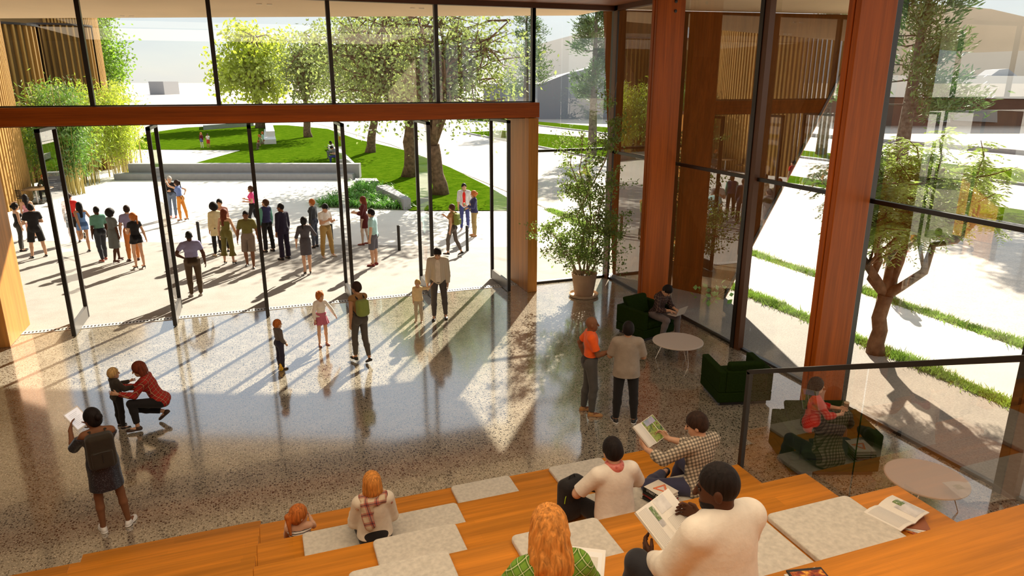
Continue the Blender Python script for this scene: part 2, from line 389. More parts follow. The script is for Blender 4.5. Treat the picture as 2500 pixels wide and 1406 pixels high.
# pivot doors, all standing open
def door(n, x, y0=17.35, y1=18.85, z1=4.56):
    d = MB(); w = .085
    d.box(x - w / 2, x + w / 2, y0, y0 + .07, .02, z1); d.box(x - w / 2, x + w / 2, y1 - .07, y1, .02, z1); d.box(x - w / 2, x + w / 2, y0, y1, z1 - .07, z1)
    o = d.build('door_%d' % n, M_BLK, kind='structure')
    b = MB(); b.v = [(x, y0, .3), (x, y1, .3), (x, y1, z1), (x, y0, z1)]; b.f = [(0, 1, 2, 3)]; b.build('pane', M_GLD, o, kind='structure')
    MB().box(x - .035, x + .035, y0 + .03, y1, .02, .30).build('bottom_rail', plain('rail_metal', (.16, .15, .14), .35, .6), o, kind='structure')
for i, x in enumerate((-4.17, -2.10, -.04, 2.03, 4.10, 6.20)): door(i + 1, x)

# floor grating along the threshold: one thing, slotted plate
gr = MB(); y = FY + .02
gr.box(-14, FX + .9, y - .02, y + .03, .0, .012); gr.box(-14, FX + .9, y + .14, y + .19, .0, .012)
x = -8.
while x < FX + .9:
    gr.box(x, x + .032, y + .03, y + .14, .0, .012); x += .074
tag(gr.build('floor_grating', plain('grating_steel', (.62, .60, .57), .45, .2)), 'long slotted metal drainage grating along the door threshold', 'grating')
MB().box(-8, FX + .9, y + .03, y + .14, -.01, .002).build('trim_7', plain('drain_dark', (.03, .028, .025), .8), kind='structure')

# seating terrace: wooden tiers
tiers = [(.45, 7.85, -.35, 5.0, 6.81), (.9, 6.81, -.35, 5.0, 5.81), (1.35, 5.81, -.35, 4.85, 4.81), (1.8, 4.81, -.35, 4.85, 3.81),
         (2.25, 3.81, -.35, 4.85, 2.81), (2.7, 2.81, -3.2, 4.85, 1.85)]
for z, y1, x0, x1, y0 in tiers:
    o = MB().box(x0, x1 - .03, y0, y1, 0, z).build('seating_step', M_STEP, bevel=.004, seg=1)
    tag(o, {.45: 'lowest wide oak seating step, nearest the stone floor', .9: 'second oak seating step up from the floor', 1.35: 'third oak seating step, where the balustrade starts',
            1.8: 'fourth oak seating step up from the floor', 2.25: 'fifth oak seating step, with the fanned magazines', 2.7: 'sixth and highest oak seating step in view, bare at the right'}[z], 'seating step')
# stair flights beside the tiers (two treads to every tier)
for j, (x0, x1) in enumerate(((-2.31, -.352), (-6.5, -2.312))):
    st = empty('staircase', ((x0 + x1) / 2, (8.29, 8.15)[j], 0))
    tag(st, ('flight of low oak stairs directly beside the wide seating steps', 'flight of low oak stairs in the bottom corner, set slightly back')[j], 'staircase')
    for i in range(11):
        z = .225 * (i + 1); y1 = -.5 * i; lim = 2.81 - st.location.y
        if y1 < lim + .02: break
        MB().box(x0 - st.location.x, x1 - st.location.x, max(y1 - .5, lim), y1, 0, z).build('tread', M_STEP, st, bevel=.004, seg=1)
MB().box(-6.5, 4.82, -6, 1.85, 0, 2.72).build('floor_upper_landing', M_STEP, kind='structure')
MB().box(4.82, 4.85, -6, 2.8, 0, 2.69).build('trim_8', M_STEP, kind='structure')

# glass balustrade on the terrace's flank
bal = empty('glass_balustrade', (4.86, 5.8, 0)); tag(bal, 'glass balustrade with black metal handrail and end post, running up beside the seating steps', 'balustrade')
loc = lambda y, z: (0, y - 5.8, z)
zr = lambda y: 2.47 + (5.81 - y) * .437
b = MB(); b.bar(loc(5.81, 1.0), loc(5.81, zr(5.81)), .05, .05); b.build('post', M_BLK, bal)
b = MB(); b.bar(loc(5.83, zr(5.83)), loc(-2, zr(-2)), .05, .045); b.build('handrail', M_BLK, bal)
def gl(name, ya, yb):
    b = MB(); b.v = [loc(ya, .0), loc(yb, .0), loc(yb, zr(yb) - .02), loc(ya, zr(ya) - .02)]; b.f = [(0, 1, 2, 3)]; return b.build(name, M_GLB, bal)
gl('glass_pane', 5.79, 4.31); gl('glass_pane', 4.295, 2.3); gl('glass_pane', 2.285, -2)

# ================================================================== OUTSIDE GROUND
def slab(name, poly, z0, z1, mat, kind='structure'):
    return MB().prism(poly, z0, z1).build(name, mat, kind=kind)
slab('ground_far', [(-2500, -200), (2500, -200), (2500, 4000), (-2500, 4000)], -1.5, -.06, M_LAND)
aL = G(0, 586); aR = G(1200, 602); ad = (aR - aL).normalized()
a0 = aL - ad * 40; a1 = aR + ad * 40
xr = lambda y: 12.2 if y < 30 else 12.2
slab('ground_plaza', [(-40, FY + .2), (12.2, FY + .2), (12.2, 60), (-.0, 110), (-60, 110), (-60, FY + .2)], -.2, -.005, M_PLAZA)
# grey paving between the threshold and the diagonal line
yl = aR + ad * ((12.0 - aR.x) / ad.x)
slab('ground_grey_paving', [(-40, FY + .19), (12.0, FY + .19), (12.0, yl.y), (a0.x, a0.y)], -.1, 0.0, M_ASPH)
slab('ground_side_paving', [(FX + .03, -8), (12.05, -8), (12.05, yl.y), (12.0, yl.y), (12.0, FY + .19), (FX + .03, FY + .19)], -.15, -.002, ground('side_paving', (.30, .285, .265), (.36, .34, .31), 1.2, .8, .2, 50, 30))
slab('path_pale', [(12.3, -8), (15.15, -8), (15.15, 28), (12.3, 30)], -.1, 0.0, M_WALK)
slab('road_near', [(15.5, -8), (29, -8), (29, 24), (24, 48), (21, 80), (10, 200), (0, 200), (12, 66), (12.35, 40), (12.35, 29), (15.5, 28)], -.1, -.012, M_ROAD)
slab('road_far', [(29, -20), (150, -20), (150, 60), (60, 230), (10, 230), (21, 80), (24, 48), (29, 24)], -.1, -.018, M_ROAD)
slab('lawn_strip_near', [(28.2, 10), (31.8, 10), (31.8, 21.5), (29.6, 44), (33.5, 50), (33, 64), (27.7, 80), (22.6, 78), (24.2, 50), (28.2, 30)], -.05, .06, M_LAWN)
slab('lawn_strip_far', [(40.2, 8), (46, 8), (46, 33), (43, 46), (42, 81), (36, 110), (30, 110), (35.5, 88), (38, 60), (40.2, 28)], -.05, .06, M_LAWN)
slab('kerb_near', [(28.0, 10), (28.2, 10), (28.2, 30), (24.2, 50), (22.6, 78), (22.4, 78), (24.0, 50), (28.0, 30)], -.05, .12, M_CONC)
slab('kerb_far', [(39.9, 8), (40.2, 8), (40.2, 28), (38, 60), (35.5, 88), (35.2, 88), (37.7, 60), (39.9, 28)], -.05, .12, M_CONC)
slab('kerb_plaza', [(56.8, 10), (57.3, 10), (57.3, 41), (50, 120), (49.5, 120), (56.8, 41)], -.05, .35, M_CONC)
for a_, b_ in ((19.2, 23), (19.2, 12), (24, 34)):
    pass
for y_ in (10, 17, 24, 31):
    MB().box(21.9, 22.05, y_, y_ + 3, -.012, -.006).build('road_marking', plain('road_white', (.85, .84, .8), .8), kind='structure')
# lawn round the trees, cut by the concrete wedge of the path
LP = [(362, 325), (450, 312), (560, 306), (700, 306), (800, 315), (870, 340), (1000, 370), (1100, 410), (1190, 455), (1250, 490), (1255, 515), (1000, 515), (925, 452), (880, 444), (835, 421), (405, 419), (590, 367), (300, 365)]
LW = [G(*p) for p in LP]
me = bpy.data.meshes.new('lawn_main')
import bmesh
bm = bmesh.new(); vs_ = [bm.verts.new((p.x, p.y, .03)) for p in LW]; f_ = bm.faces.new(vs_); bmesh.ops.triangulate(bm, faces=[f_]); bm.to_mesh(me); bm.free()
link('lawn_main', me, M_LAWN, kind='structure')
slab('lawn_back', [(-22, 120), (-2, 126), (-6, 150), (-26, 145)], -.05, .05, M_LAWN)

# long two-tier concrete bench wall
A = Vector((-7.3, 46.5, 0)); B = Vector((5.2, 41.95, 0)); d = (B - A).normalized(); nrm = Vector((-d.y, d.x, 0))
def wallbox(A, B, off0, off1, z0, z1, ea=0, eb=0):
    d = (B - A).normalized(); n = Vector((-d.y, d.x, 0)); a = A - d * ea; b = B + d * eb
    q = [a + n * off0, b + n * off0, b + n * off1, a + n * off1]; return [(p.x, p.y) for p in q], z0, z1
bw = MB(); bw.prism(*wallbox(A, B, 0, .75, 0, .36, .5, .1)); lo = bw.build('concrete_bench_wall', M_CONC, bevel=.02)
tag(lo, 'long low grey concrete bench wall in two tiers along the front of the lawn', 'bench wall')
bw = MB(); bw.prism(*wallbox(A, B, .75, 1.35, 0, .86, 0, .35)); bw.build('upper_tier', M_CONC, lo, bevel=.02)
q = [G(800, 352, .45), G(851, 392, .45), G(875, 407, .45), G(834, 365, .45)]
tag(MB().prism([(p.x, p.y) for p in q], 0, .45).build('concrete_bench', M_CONCL, bevel=.02), 'pale concrete bench running diagonally across the lawn with two seated readers', 'bench')
q = [G(918, 456, .45), G(945, 452, .45), G(1003, 487, .45), G(985, 489, .45)]
tag(MB().prism([(p.x, p.y) for p in q], 0, .5).build('concrete_bench', M_CONC, bevel=.02), 'short tapering grey concrete wall beside the strappy plants', 'bench')
q = [G(868, 448), G(920, 448), G(925, 455), G(868, 455)]
tag(MB().prism([(p.x, p.y) for p in q], 0, .3).build('concrete_kerb', M_CONC), 'grey concrete kerb behind the strappy plants', 'kerb')
q = [G(497, 318), G(620, 308), G(618, 304), G(497, 309)]
tag(MB().prism([(p.x, p.y) for p in q], 0, .55).build('concrete_bench', M_CONC), 'grey concrete wall at the far edge of the lawn', 'bench')
q = [G(645, 353), G(675, 352), G(668, 325), G(646, 325)]
tb = MB().prism([(p.x, p.y) for p in q], 0, .45).build('concrete_bench', M_CONCL); tag(tb, 'white stepped concrete seat standing in the middle of the lawn', 'bench')
q = [G(652, 345), G(673, 345), G(664, 312), G(648, 312)]
MB().prism([(p.x, p.y) for p in q], .45, .95).build('backrest_block', M_CONCL, tb)

# bollards
bo = None
for i, (px, py) in enumerate(((489, 601), (812, 607), (975, 611), (1141, 612))):
    p = G(px, py)
    if bo is None:
        bo = MB().lathe([(.052, 0), (.052, .86), (.045, .865)], 20).build('bollard', M_BLK, smooth=False); o = bo
    else: o = bo.copy(); COL.objects.link(o)
    o.location = p
    tag(o, ['black steel bollard behind the man in the lavender tee', 'black steel bollard beside the man in the black cap', 'black steel bollard standing alone right of the man in the pale cyan tee', 'black steel bollard behind the walking woman with the green backpack'][i], 'bollard', 'bollards along the plaza edge')

# ------------------------------------------------------------------ slatted timber screens and towers
M_SLAT = wood('slat_timber', (.40, .235, .07), 2, .6, .75, .6)
M_SLATD = plain('slat_core', (.20, .125, .045), .8)
def arc_screen(name, cx, cy, R, a0, a1, n, h, w, t, label, core=False, z0=0., openf=0):
    m = MB()
    for i in range(n):
        a = math.radians(a0 + (a1 - a0) * i / max(1, n - 1)); c, s_ = math.cos(a), math.sin(a); p = Vector((cx + R * c, cy + R * s_, 0)); r = Vector((c, s_, 0)); tt = Vector((-s_, c, 0))
        q = [p - tt * t / 2 - r * w / 2, p + tt * t / 2 - r * w / 2, p + tt * t / 2 + r * w / 2, p - tt * t / 2 + r * w / 2]
        m.prism([(v.x, v.y) for v in q], z0, h)
    o = m.build(name, M_SLAT); tag(o, label, 'slatted screen')
    if core:
        mm = MB(); mm.lathe([(R - .2, z0), (R - .2, h - .1)], 40, (cx, cy, 0)); mm.build('drum', M_SLATD, o)
        mm = MB(); mm.lathe([(R + .12, h - .12), (R + .12, h), (R - .1, h)], 40, (cx, cy, 0)); mm.build('top_ring', M_BLK, o)
    return o
arc_screen('slatted_screen', -19.5, 38.5, 9.2, -40, 30, 46, 13, .3, .12, 'tall open screen of dark vertical timber slats behind the cafe table')
arc_screen('slatted_tower', -13.2, 49.0, 2.3, 0, 360, 40, 8.6, .2, .1, 'round slatted tower with a dark ring, at the far left behind the open screen', True)
arc_screen('slatted_tower', -10.6, 53.4, 1.7, 0, 360, 34, 8.9, .18, .09, 'slimmer round slatted tower with a dark top ring, next to the bamboo', True)
arc_screen('slatted_screen', -14.4, 61, 4.6, -60, 40, 40, 14.5, .25, .12, 'pale golden slatted screen rising out of the bamboo beside the leafy tree', True)

# ------------------------------------------------------------------ distant buildings and hills
M_FG = plain('far_grey', (.26, .27, .30), .9); M_FW = plain('far_white', (.80, .76, .70), .9); M_FB = plain('far_brown', (.24, .16, .125), .9, 0, .2, .08, .5)
def p3(px, py, D):  # point at forward depth D (metres along the view axis on the ground plane)
    r = ray(px, py); f = Vector((math.sin(YAW), math.cos(YAW), 0)); t = D / r.dot(f); return Vector((0, 0, CAMH)) + r * t
def ridge(name, pts, D, thick, mat, label=None, cat=None):
    top = [p3(px, py, D) for px, py in pts]; f = Vector((math.sin(YAW), math.cos(YAW), 0)) * thick
    m = MB()
    for a, b in zip(top[:-1], top[1:]):
        m.hexa([(a.x, a.y, -1), (b.x, b.y, -1), (b.x + f.x, b.y + f.y, -1), (a.x + f.x, a.y + f.y, -1)],
               [a, b, b + f, a + f])
    return m.build(name, mat)
o = ridge('pavilion', [(1180, 205), (1320, 205), (1385, 180), (1560, 135)], 112, 30, M_FG); tag(o, 'dark grey low building with a rising roofline behind the pine trees', 'building')
o = ridge('pavilion', [(1230, 118), (1300, 112), (1420, 80), (1560, 55), (1640, 52)], 190, 60, M_FW); tag(o, 'large pale building with a sloping roof far behind the grey one', 'building')
tag(ridge('pavilion_block', [(362, 199), (398, 199)], 330, 15, M_FG), 'small grey block on the horizon right of the leafy tree', 'building')
# right hand pavilion: white fascia, brown wall with windows
D = 95
pv = ridge('pavilion', [(2100, 238), (2500, 243), (2900, 250)], D, 25, M_FB); tag(pv, 'long brown walled pavilion with a broad white roof fascia, across the road', 'building')
m = MB(); fv = Vector((math.sin(YAW), math.cos(YAW), 0))
a, b = p3(2080, 183, D - 5), p3(2950, 188, D - 5); c, e = p3(2080, 236, D - 5), p3(2950, 247, D - 5)
m.hexa([c, e, e + fv * 40, c + fv * 40], [a, b, b + fv * 40, a + fv * 40]); m.build('roof_fascia', M_FW, pv)
for x0, x1 in ((2265, 2320), (2330, 2435)):
    a, b, c, e = p3(x0, 266, D - .5), p3(x1, 268, D - .5), p3(x1, 299, D - .5), p3(x0, 294, D - .5)
    m = MB(); m.hexa([e, c, c + fv, e + fv], [a, b, b + fv, a + fv]); w_ = m.build('window', plain('far_window', (.42, .42, .42), .2), pv)
hill = [(1640, 70), (1800, 60), (1950, 52), (2080, 30), (2200, 14), (2320, 12), (2420, 22), (2520, 45), (2640, 85), (2800, 150), (2900, 190)]
ridge('hill_far', hill, 420, 300, plain('hill_tan', (.60, .50, .38), .95, 0, .1, .12, .02)).__setitem__('kind', 'structure')
tag(ridge('tent_roof', [(2420, 184), (2440, 170), (2462, 168), (2485, 186)], 100, 3, M_FG), 'small grey peaked roof showing over the white fascia', 'roof')

# ================================================================== PLANTS
rng = np.random.default_rng(7); random.seed(7)
def leafmesh(name, P, size, mat, parent=None, long=1.7, droop=.3, D=None, curl=.25, kind=None):
    """one folded leaf (two triangles pairs) at every point of P"""
    P = np.asarray(P, float); n = len(P)
    if D is None:
        D = rng.normal(size=(n, 3)); D[:, 2] -= droop
    D = D / np.linalg.norm(D, axis=1)[:, None]
    U = rng.normal(size=(n, 3)); S = np.cross(D, U); S /= np.linalg.norm(S, axis=1)[:, None]; N = np.cross(S, D)
    s = (size * rng.uniform(.65, 1.25, n))[:, None]
    a = P; b = P + D * s * long * .5 + S * s * .5 + N * s * curl; c = P + D * s * long; d = P + D * s * long * .5 - S * s * .5 + N * s * curl
    V = np.stack([a, b, c, d], 1).reshape(-1, 3); i = np.arange(n)[:, None] * 4
    F = np.concatenate([i + [0, 1, 2], i + [0, 2, 3]], 0)
    return link(name, fastmesh(name, V, F, False), mat, parent, kind)
M_BARK = plain('bark_brown', (.16, .10, .06), .95, 0, .2, .45, 6, .9, 28)
M_BARKL = plain('bark_light', (.36, .28, .19), .9, 0, .2, .25, 9, .4, 30)
M_BARKP = plain('bark_grey', (.13, .11, .09), .95, 0, .2, .4, 6, .8, 26)
def curve(a, b, n=5, sag=0., jit=.1):
    a = Vector(a); b = Vector(b); L = (b - a).length; out = []
    j = [Vector(rng.normal(size=3)) * L * jit for _ in range(n)]
    for i in range(n):
        t = i / (n - 1); p = a.lerp(b, t) + Vector((0, 0, -sag * L * math.sin(math.pi * t)))
        if 0 < i < n - 1: p += j[i] * .5
        out.append(p)
    return out
def tree(name, base, label, cat, trunk, crown, rad, r0, nl, nb, leaf, lmat, bark, group=None, droop=.3, long=1.7, spread=.35, top=0, seed=1, forks=5, cl=26):
    """trunk: height where it forks; crown: (dx,dy,z) centre; rad: ellipsoid radii"""
    global rng
    rng = np.random.default_rng(seed)
    root = empty(name, base); tag(root, label, cat, group)
    m = MB(); fk = Vector((rng.normal() * .08 * trunk, rng.normal() * .05 * trunk, trunk)); tp = curve((0, 0, -.05), fk, 6, 0, .04)
    m.tube(tp, [r0 * (1.35 if i == 0 else 1.12 - .32 * i / 5) for i in range(6)], 12)
    C = Vector(crown); tips = []
    for k in range(forks):
        a = 2 * math.pi * (k + rng.uniform(-.3, .3)) / forks; f = .35 + .35 * rng.random()
        e = C + Vector((rad[0] * f * math.cos(a), rad[1] * f * math.sin(a), rad[2] * rng.uniform(-.1, .75)))
        if k == 0: e = C + Vector((0, 0, rad[2] * .8))
        cv = curve(fk, e, 6, -.1, .1); m.tube(cv, [r0 * .5 * (1 - .84 * i / 5) for i in range(6)], 8)
        for q in range(nb):
            s = cv[rng.integers(1, 6)]; v = rng.normal(size=3); v /= np.linalg.norm(v)
            t = C + Vector((v[0] * rad[0], v[1] * rad[1], v[2] * rad[2])) * (rng.random() ** .35 * .95)
            if (t - s).length > max(rad) * 1.25: t = s.lerp(t, .6)
            cw = curve(s, t, 4, -.04, .12); m.tube(cw, [r0 * .17, r0 * .12, r0 * .08, r0 * .03], 5); tips += [cw[2], cw[3], cw[3], cw[1].lerp(cw[3], .6)]
    m.build('trunk', bark, root, smooth=True)
    T = np.array([tuple(t) for t in tips]); idx = rng.integers(0, len(T), nl); P = T[idx] + rng.normal(size=(nl, 3)) * np.array(rad) * spread * .42
    leafmesh('foliage', P, leaf, lmat, root, long, droop)
    return root
L_TREE = leafmat('leaf_olive_green', (.29, .37, .10), .4, .5, .6)
L_BRI = leafmat('leaf_bright_green', (.22, .40, .03), .4, .55, .8)
L_YEL = leafmat('leaf_yellow_green', (.48, .58, .05), .3, .6, .8)
L_PINE = leafmat('needle_green', (.09, .17, .045), .4, .3, .8)
L_POT = leafmat('leaf_pot_tree', (.22, .34, .07), .35, .5, 4)
L_BAM = leafmat('bamboo_leaf', (.34, .47, .04), .4, .55, .9)
L_BAMD = leafmat('bamboo_leaf_dark', (.12, .25, .03), .4, .5, 1.2)
tree('broadleaf_tree', (1.2, 95, 0), 'round yellow-green broadleaf tree at the back of the lawn', 'tree', 3.2, (0, 0, 7.4), (5.4, 5, 4.8), .55, 7500, 16, .34, L_YEL, M_BARK, seed=11)
tree('broadleaf_tree', (5.5, 77, 0), 'slender broadleaf tree on the lawn behind the white stepped seat', 'tree', 3.4, (.6, 0, 6.8), (4.0, 4, 4.0), .36, 4200, 14, .22, L_TREE, M_BARK, seed=12, forks=7)
tree('broadleaf_tree', (8.9, 58.3, 0), 'broadleaf tree behind the concrete bench with the two readers', 'tree', 3.0, (-.4, 0, 7.0), (4.2, 4, 4.3), .34, 5200, 16, .19, L_TREE, M_BARK, seed=13, forks=6)
tree('broadleaf_tree', (8.7, 42.3, 0), 'thick-trunked broadleaf tree, second nearest on the lawn', 'tree', 3.2, (-1.0, 0, 6.6), (4.4, 3.8, 3.9), .38, 5200, 20, .15, L_TREE, M_BARK, seed=14, forks=7)
tree('broadleaf_tree', (8.75, 34.9, 0), 'thick-trunked forked broadleaf tree on the lawn, nearest the doors', 'tree', 2.5, (1.0, 0, 6.2), (4.2, 3.4, 3.4), .36, 5600, 20, .13, L_TREE, M_BARK, seed=15, forks=7)
tree('birch_tree', (-12.0, 70, 0), 'tall feathery green tree beside the golden slatted screen', 'tree', 3.0, (0, 0, 8.0), (3.0, 3, 5.6), .2, 13000, 18, .17, L_BRI, M_BARKL, seed=16, forks=6)
# pines
def pine(base, label, h, r, seed, nl=6500, lean=0.):
    global rng
    rng = np.random.default_rng(seed); root = empty('pine_tree', base); tag(root, label, 'tree'); m = MB()
    tp = [Vector((lean * h * (i / 8) ** 1.5, 0, h * i / 8)) for i in range(9)]; m.tube([tp[0] - Vector((0, 0, .05))] + tp[1:], [.3 * h / 10 * (1 - .9 * i / 8) for i in range(9)], 10)
    pts = []; dirs = []
    for k in range(46):
        z = h * (.28 + .7 * k / 46); a = rng.uniform(0, 6.28); L = r * (1.05 - .72 * (z / h - .28) / .72) * rng.uniform(.55, 1.1)
        s = tp[min(8, int(z / h * 8))].lerp(tp[min(8, int(z / h * 8) + 1)], (z / h * 8) % 1); s = Vector((s.x, s.y, z))
        e = s + Vector((math.cos(a) * L, math.sin(a) * L, L * .18)); cv = curve(s, e, 4, .08, .06); m.tube(cv, [.05, .035, .02, .01], 5)
        for q in range(nl // 46):
            t = rng.uniform(.35, 1.05); p = s.lerp(e, t) + Vector(rng.normal(size=3) * .22 * r / 2.4); pts.append(tuple(p)); dirs.append((math.cos(a) + rng.normal() * .6, math.sin(a) + rng.normal() * .6, .5 + rng.normal() * .5))
    m.build('trunk', M_BARKP, root, smooth=True); leafmesh('foliage', pts, .09, L_PINE, root, 4.2, 0, np.array(dirs), .1)
    return root
pine((24.2, 49, 0), 'tall pine tree seen between the portal column and the corner post', 12.5, 2.6, 21, 9000)
pine((31.5, 82, 0), 'pine tree farther off at the end of the upper windows, behind the leafy trees', 14.5, 3.6, 22, 6500)
pp = G(2195, 372); pine((31.0, 27.5, 0), 'tall pine tree standing right of the big timber column, behind the feathery tree', 13.5, 3.3, 23, 11000, .03)
pine((42.0, 44.6, 0), 'bare grey trunked pine on the far verge, left of the big timber column', 15, 2.5, 24, 3000)

# tree just outside the side glass: arching pinnate leaves
def pinnate_tree(base):
    global rng
    rng = np.random.default_rng(31); root = empty('pinnate_tree', base); tag(root, 'small forked tree with feathery leaves in the grass strip outside', 'tree'); m = MB()
    m.tube(curve((0, 0, -.05), (.08, .05, 1.25), 6, 0, .04), [.2, .165, .15, .145, .14, .15], 14)
    f = Vector((.08, .05, 1.25)); limbs = [((.85, -1.0, 2.9), 0), ((-.45, .75, 2.9), 0), ((.45, .2, 3.4), 0), ((-1.0, .4, 2.6), 0), ((1.3, .3, 3.6), 0)]
    tips = []
    for e, _ in limbs:
        cv = curve(f, e, 6, -.05, .1); m.tube(cv, [.11, .09, .08, .065, .05, .035], 8)
        for q in range(13):
            s = cv[rng.integers(2, 6)]; v = rng.normal(size=3); v /= np.linalg.norm(v); t = Vector((.2, -.1, 3.55)) + Vector((v[0] * 2.2, v[1] * 2.3, v[2] * 1.35 + .1)) * rng.uniform(.55, 1)
            t = s.lerp(t, .85); cw = curve(s, t, 5, -.1, .08); m.tube(cw, [.035, .025, .018, .012, .006], 5); tips += [(cw[2], cw[3]), (cw[3], cw[4]), (cw[1], cw[4])]
    P = []; D = []
    for a, b in tips:
        for w in range(11):
            s = a.lerp(b, rng.random()); dv = Vector(rng.normal(size=3)); dv.z *= .35; dv.normalize(); L = rng.uniform(.28, .45); side = dv.cross(Vector((0, 0, 1))).normalized()
            for q in range(9):
                t = (q + 1.5) / 10; p = s + dv * L * t + Vector((0, 0, -.16 * t * t))
                for sg in (-1, 1): P.append(tuple(p)); D.append(tuple(side * sg + dv * .5 + Vector((0, 0, -.25))))
    m.build('trunk', M_BARK, root, smooth=True); leafmesh('foliage', P, .026, leafmat('leaf_pinnate', (.30, .42, .09), .3, .55, 2), root, 4.0, 0, np.array(D), .1)
pinnate_tree(tuple(G(2138, 862)))

# bamboo clumps
def bamboo(base, label, h, r, n, nl, lm, seed, leaf=.075, low=.3, flare=1.5):
    global rng
    rng = np.random.default_rng(seed); root = empty('bamboo', base); tag(root, label, 'bamboo'); m = MB(); P = []
    for i in range(n):
        a = rng.uniform(0, 6.28); q = r * math.sqrt(rng.random()); s = Vector((q * math.cos(a), q * math.sin(a), -.03)); H = h * rng.uniform(.7, 1.05)
        e = s * flare + Vector((0, 0, H)) + Vector((rng.normal() * .2, rng.normal() * .2, 0)); cv = [s.lerp(Vector((s.x * flare, s.y * flare, 0)), (t / 5) ** 2) + Vector((0, 0, H * t / 5)) for t in range(6)]
        m.tube(cv, [.028, .026, .024, .02, .015, .008], 5)
        for k in range(nl // n):
            t = low + (1.02 - low) * rng.random() ** .8; c = s.lerp(e, t); P.append(tuple(c + Vector((rng.normal() * .32, rng.normal() * .32, rng.normal() * .25)) * (r * .55 + .4)))
    m.build('culm', plain('bamboo_culm', (.42, .34, .10), .5), root, smooth=True); leafmesh('foliage', P, leaf, lm, root, 4.6, .8, None, .12); return root
bamboo((-8.95, 41.6, 0), 'dark green bamboo clump beside the cafe, nearest the doors', 5.2, .75, 44, 8000, L_BAMD, 41, .06, .28)
bamboo((-9.4, 45.5, 0), 'yellow-green bamboo clump behind the dark green one', 5.2, 1.2, 60, 8500, L_BAM, 42, .06, .3)
bamboo((-7.4, 48.6, 0), 'bright airy bamboo clump at the left end of the concrete bench wall', 5.3, .9, 26, 8500, L_YEL, 43, .055, .28)
bamboo((-11.4, 42.8, 0), 'green bamboo behind the cafe table, seen between the slats', 4.4, 1.2, 40, 4000, L_BAM, 44, .07)
bamboo((-9.0, 53.8, 0), 'dense golden-stemmed bamboo bank at the foot of the slatted screen', 4.4, 1.9, 110, 8000, L_BAM, 45, .06, .42, 1.1)
bamboo((-12.8, 39.5, 0), 'green bamboo showing through the open slats at the far left', 4.4, 1.0, 36, 3000, L_BAM, 46, .07)

# strappy plants in the bed
def strappy(seed, n=70):
    r_ = np.random.default_rng(seed); V = []; F = []
    for i in range(n):
        a = r_.uniform(0, 6.28); L = r_.uniform(.45, .85); w = .022; up = r_.uniform(.5, 1.3); d = np.array([math.cos(a), math.sin(a)]); sd_ = np.array([-d[1], d[0]])
        b = len(V)
        for k in range(6):
            t = k / 5; rr = L * t * .75; z = L * (up * t - (up * .55 + .25) * t * t); ww = w * (1 - t * .85) * (.6 + t)
            c = d * (rr + .03); V.append((c[0] + sd_[0] * ww, c[1] + sd_[1] * ww, max(z, .01))); V.append((c[0] - sd_[0] * ww, c[1] - sd_[1] * ww, max(z, .01)))
        for k in range(5): F.append((b + 2 * k, b + 2 * k + 1, b + 2 * k + 3, b + 2 * k + 2))
    return fastmesh('strappy_plant', V, F, True)
sm = [strappy(s) for s in (1, 2, 3)]
for s in sm: s.materials.append(leafmat('strap_leaf', (.16, .42, .03), .35, .45, 3))
bed = [(785, 500), (800, 503), (822, 500), (845, 503), (868, 504), (892, 505), (915, 506), (938, 506), (962, 507), (980, 508), (812, 488), (838, 486), (862, 484), (888, 486), (912, 488), (936, 490), (958, 492), (972, 497), (855, 470), (878, 468), (902, 470), (926, 474), (946, 480), (872, 458), (893, 457), (915, 460), (934, 466)]
sp0 = None
for i, (px, py) in enumerate(bed):
    p = G(px, py); o = bpy.data.objects.new('strappy_plant', sm[i % 3]); COL.objects.link(o); o.location = p; o.rotation_euler = (0, 0, i * 1.7); o.scale = (1.15, 1.15, 1.15 + .2 * (i % 3))
    row = 'front' if i < 10 else ('second' if i < 18 else ('third' if i < 23 else 'back')); 
    k = i if i < 10 else (i - 10 if i < 18 else (i - 18 if i < 23 else i - 23)); ordn = ['first', 'second', 'third', 'fourth', 'fifth', 'sixth', 'seventh', 'eighth', 'ninth', 'tenth'][k]
    tag(o, 'strappy green plant, %s from the left in the %s row of the bed' % (ordn, row), 'plant', 'strappy plants in the bed beside the lawn')
q = [G(778, 506), G(990, 513), G(925, 452), G(868, 452)]
MB().prism([(p.x, p.y) for p in q], .0, .03).build('ground_plant_bed', plain('soil', (.06, .08, .02), .95), kind='structure')

# grass tufts along the side strips (uncountable blades)
def blades(name, rects, n, h, label, seed):
    r_ = np.random.default_rng(seed); V = np.zeros((n, 3, 3)); k = r_.integers(0, len(rects), n); R = np.array(rects)[k]
    x = R[:, 0] + (R[:, 1] - R[:, 0]) * (.5 + r_.normal(size=n) * .24); y = R[:, 2] + (R[:, 3] - R[:, 2]) * r_.random(n)
    dens = .5 + .5 * np.sin(y * 2.1) * np.sin(y * .73 + 1); hh = h * r_.uniform(.4, 1.2, n) * (.5 + .7 * dens); a = r_.uniform(0, 6.28, n); w = .008 + .006 * r_.random(n); lx = r_.normal(size=n) * .5 * hh; ly = r_.normal(size=n) * .5 * hh
    V[:, 0] = np.stack([x - np.cos(a) * w, y - np.sin(a) * w, np.zeros(n)], 1); V[:, 1] = np.stack([x + np.cos(a) * w, y + np.sin(a) * w, np.zeros(n)], 1); V[:, 2] = np.stack([x + lx, y + ly, hh], 1)
    o = link(name, fastmesh(name, V.reshape(-1, 3), np.arange(n * 3).reshape(-1, 3), False), leafmat('grass_blade', (.22, .36, .05), .45, .4, 1.5), kind='stuff'); tag(o, label, 'grass'); return o
blades('grass', [(12.0, 12.5, 1, 29)], 26000, .13, 'ragged strip of tufty grass beside the pavement outside the side glass, round the small tree', 51)
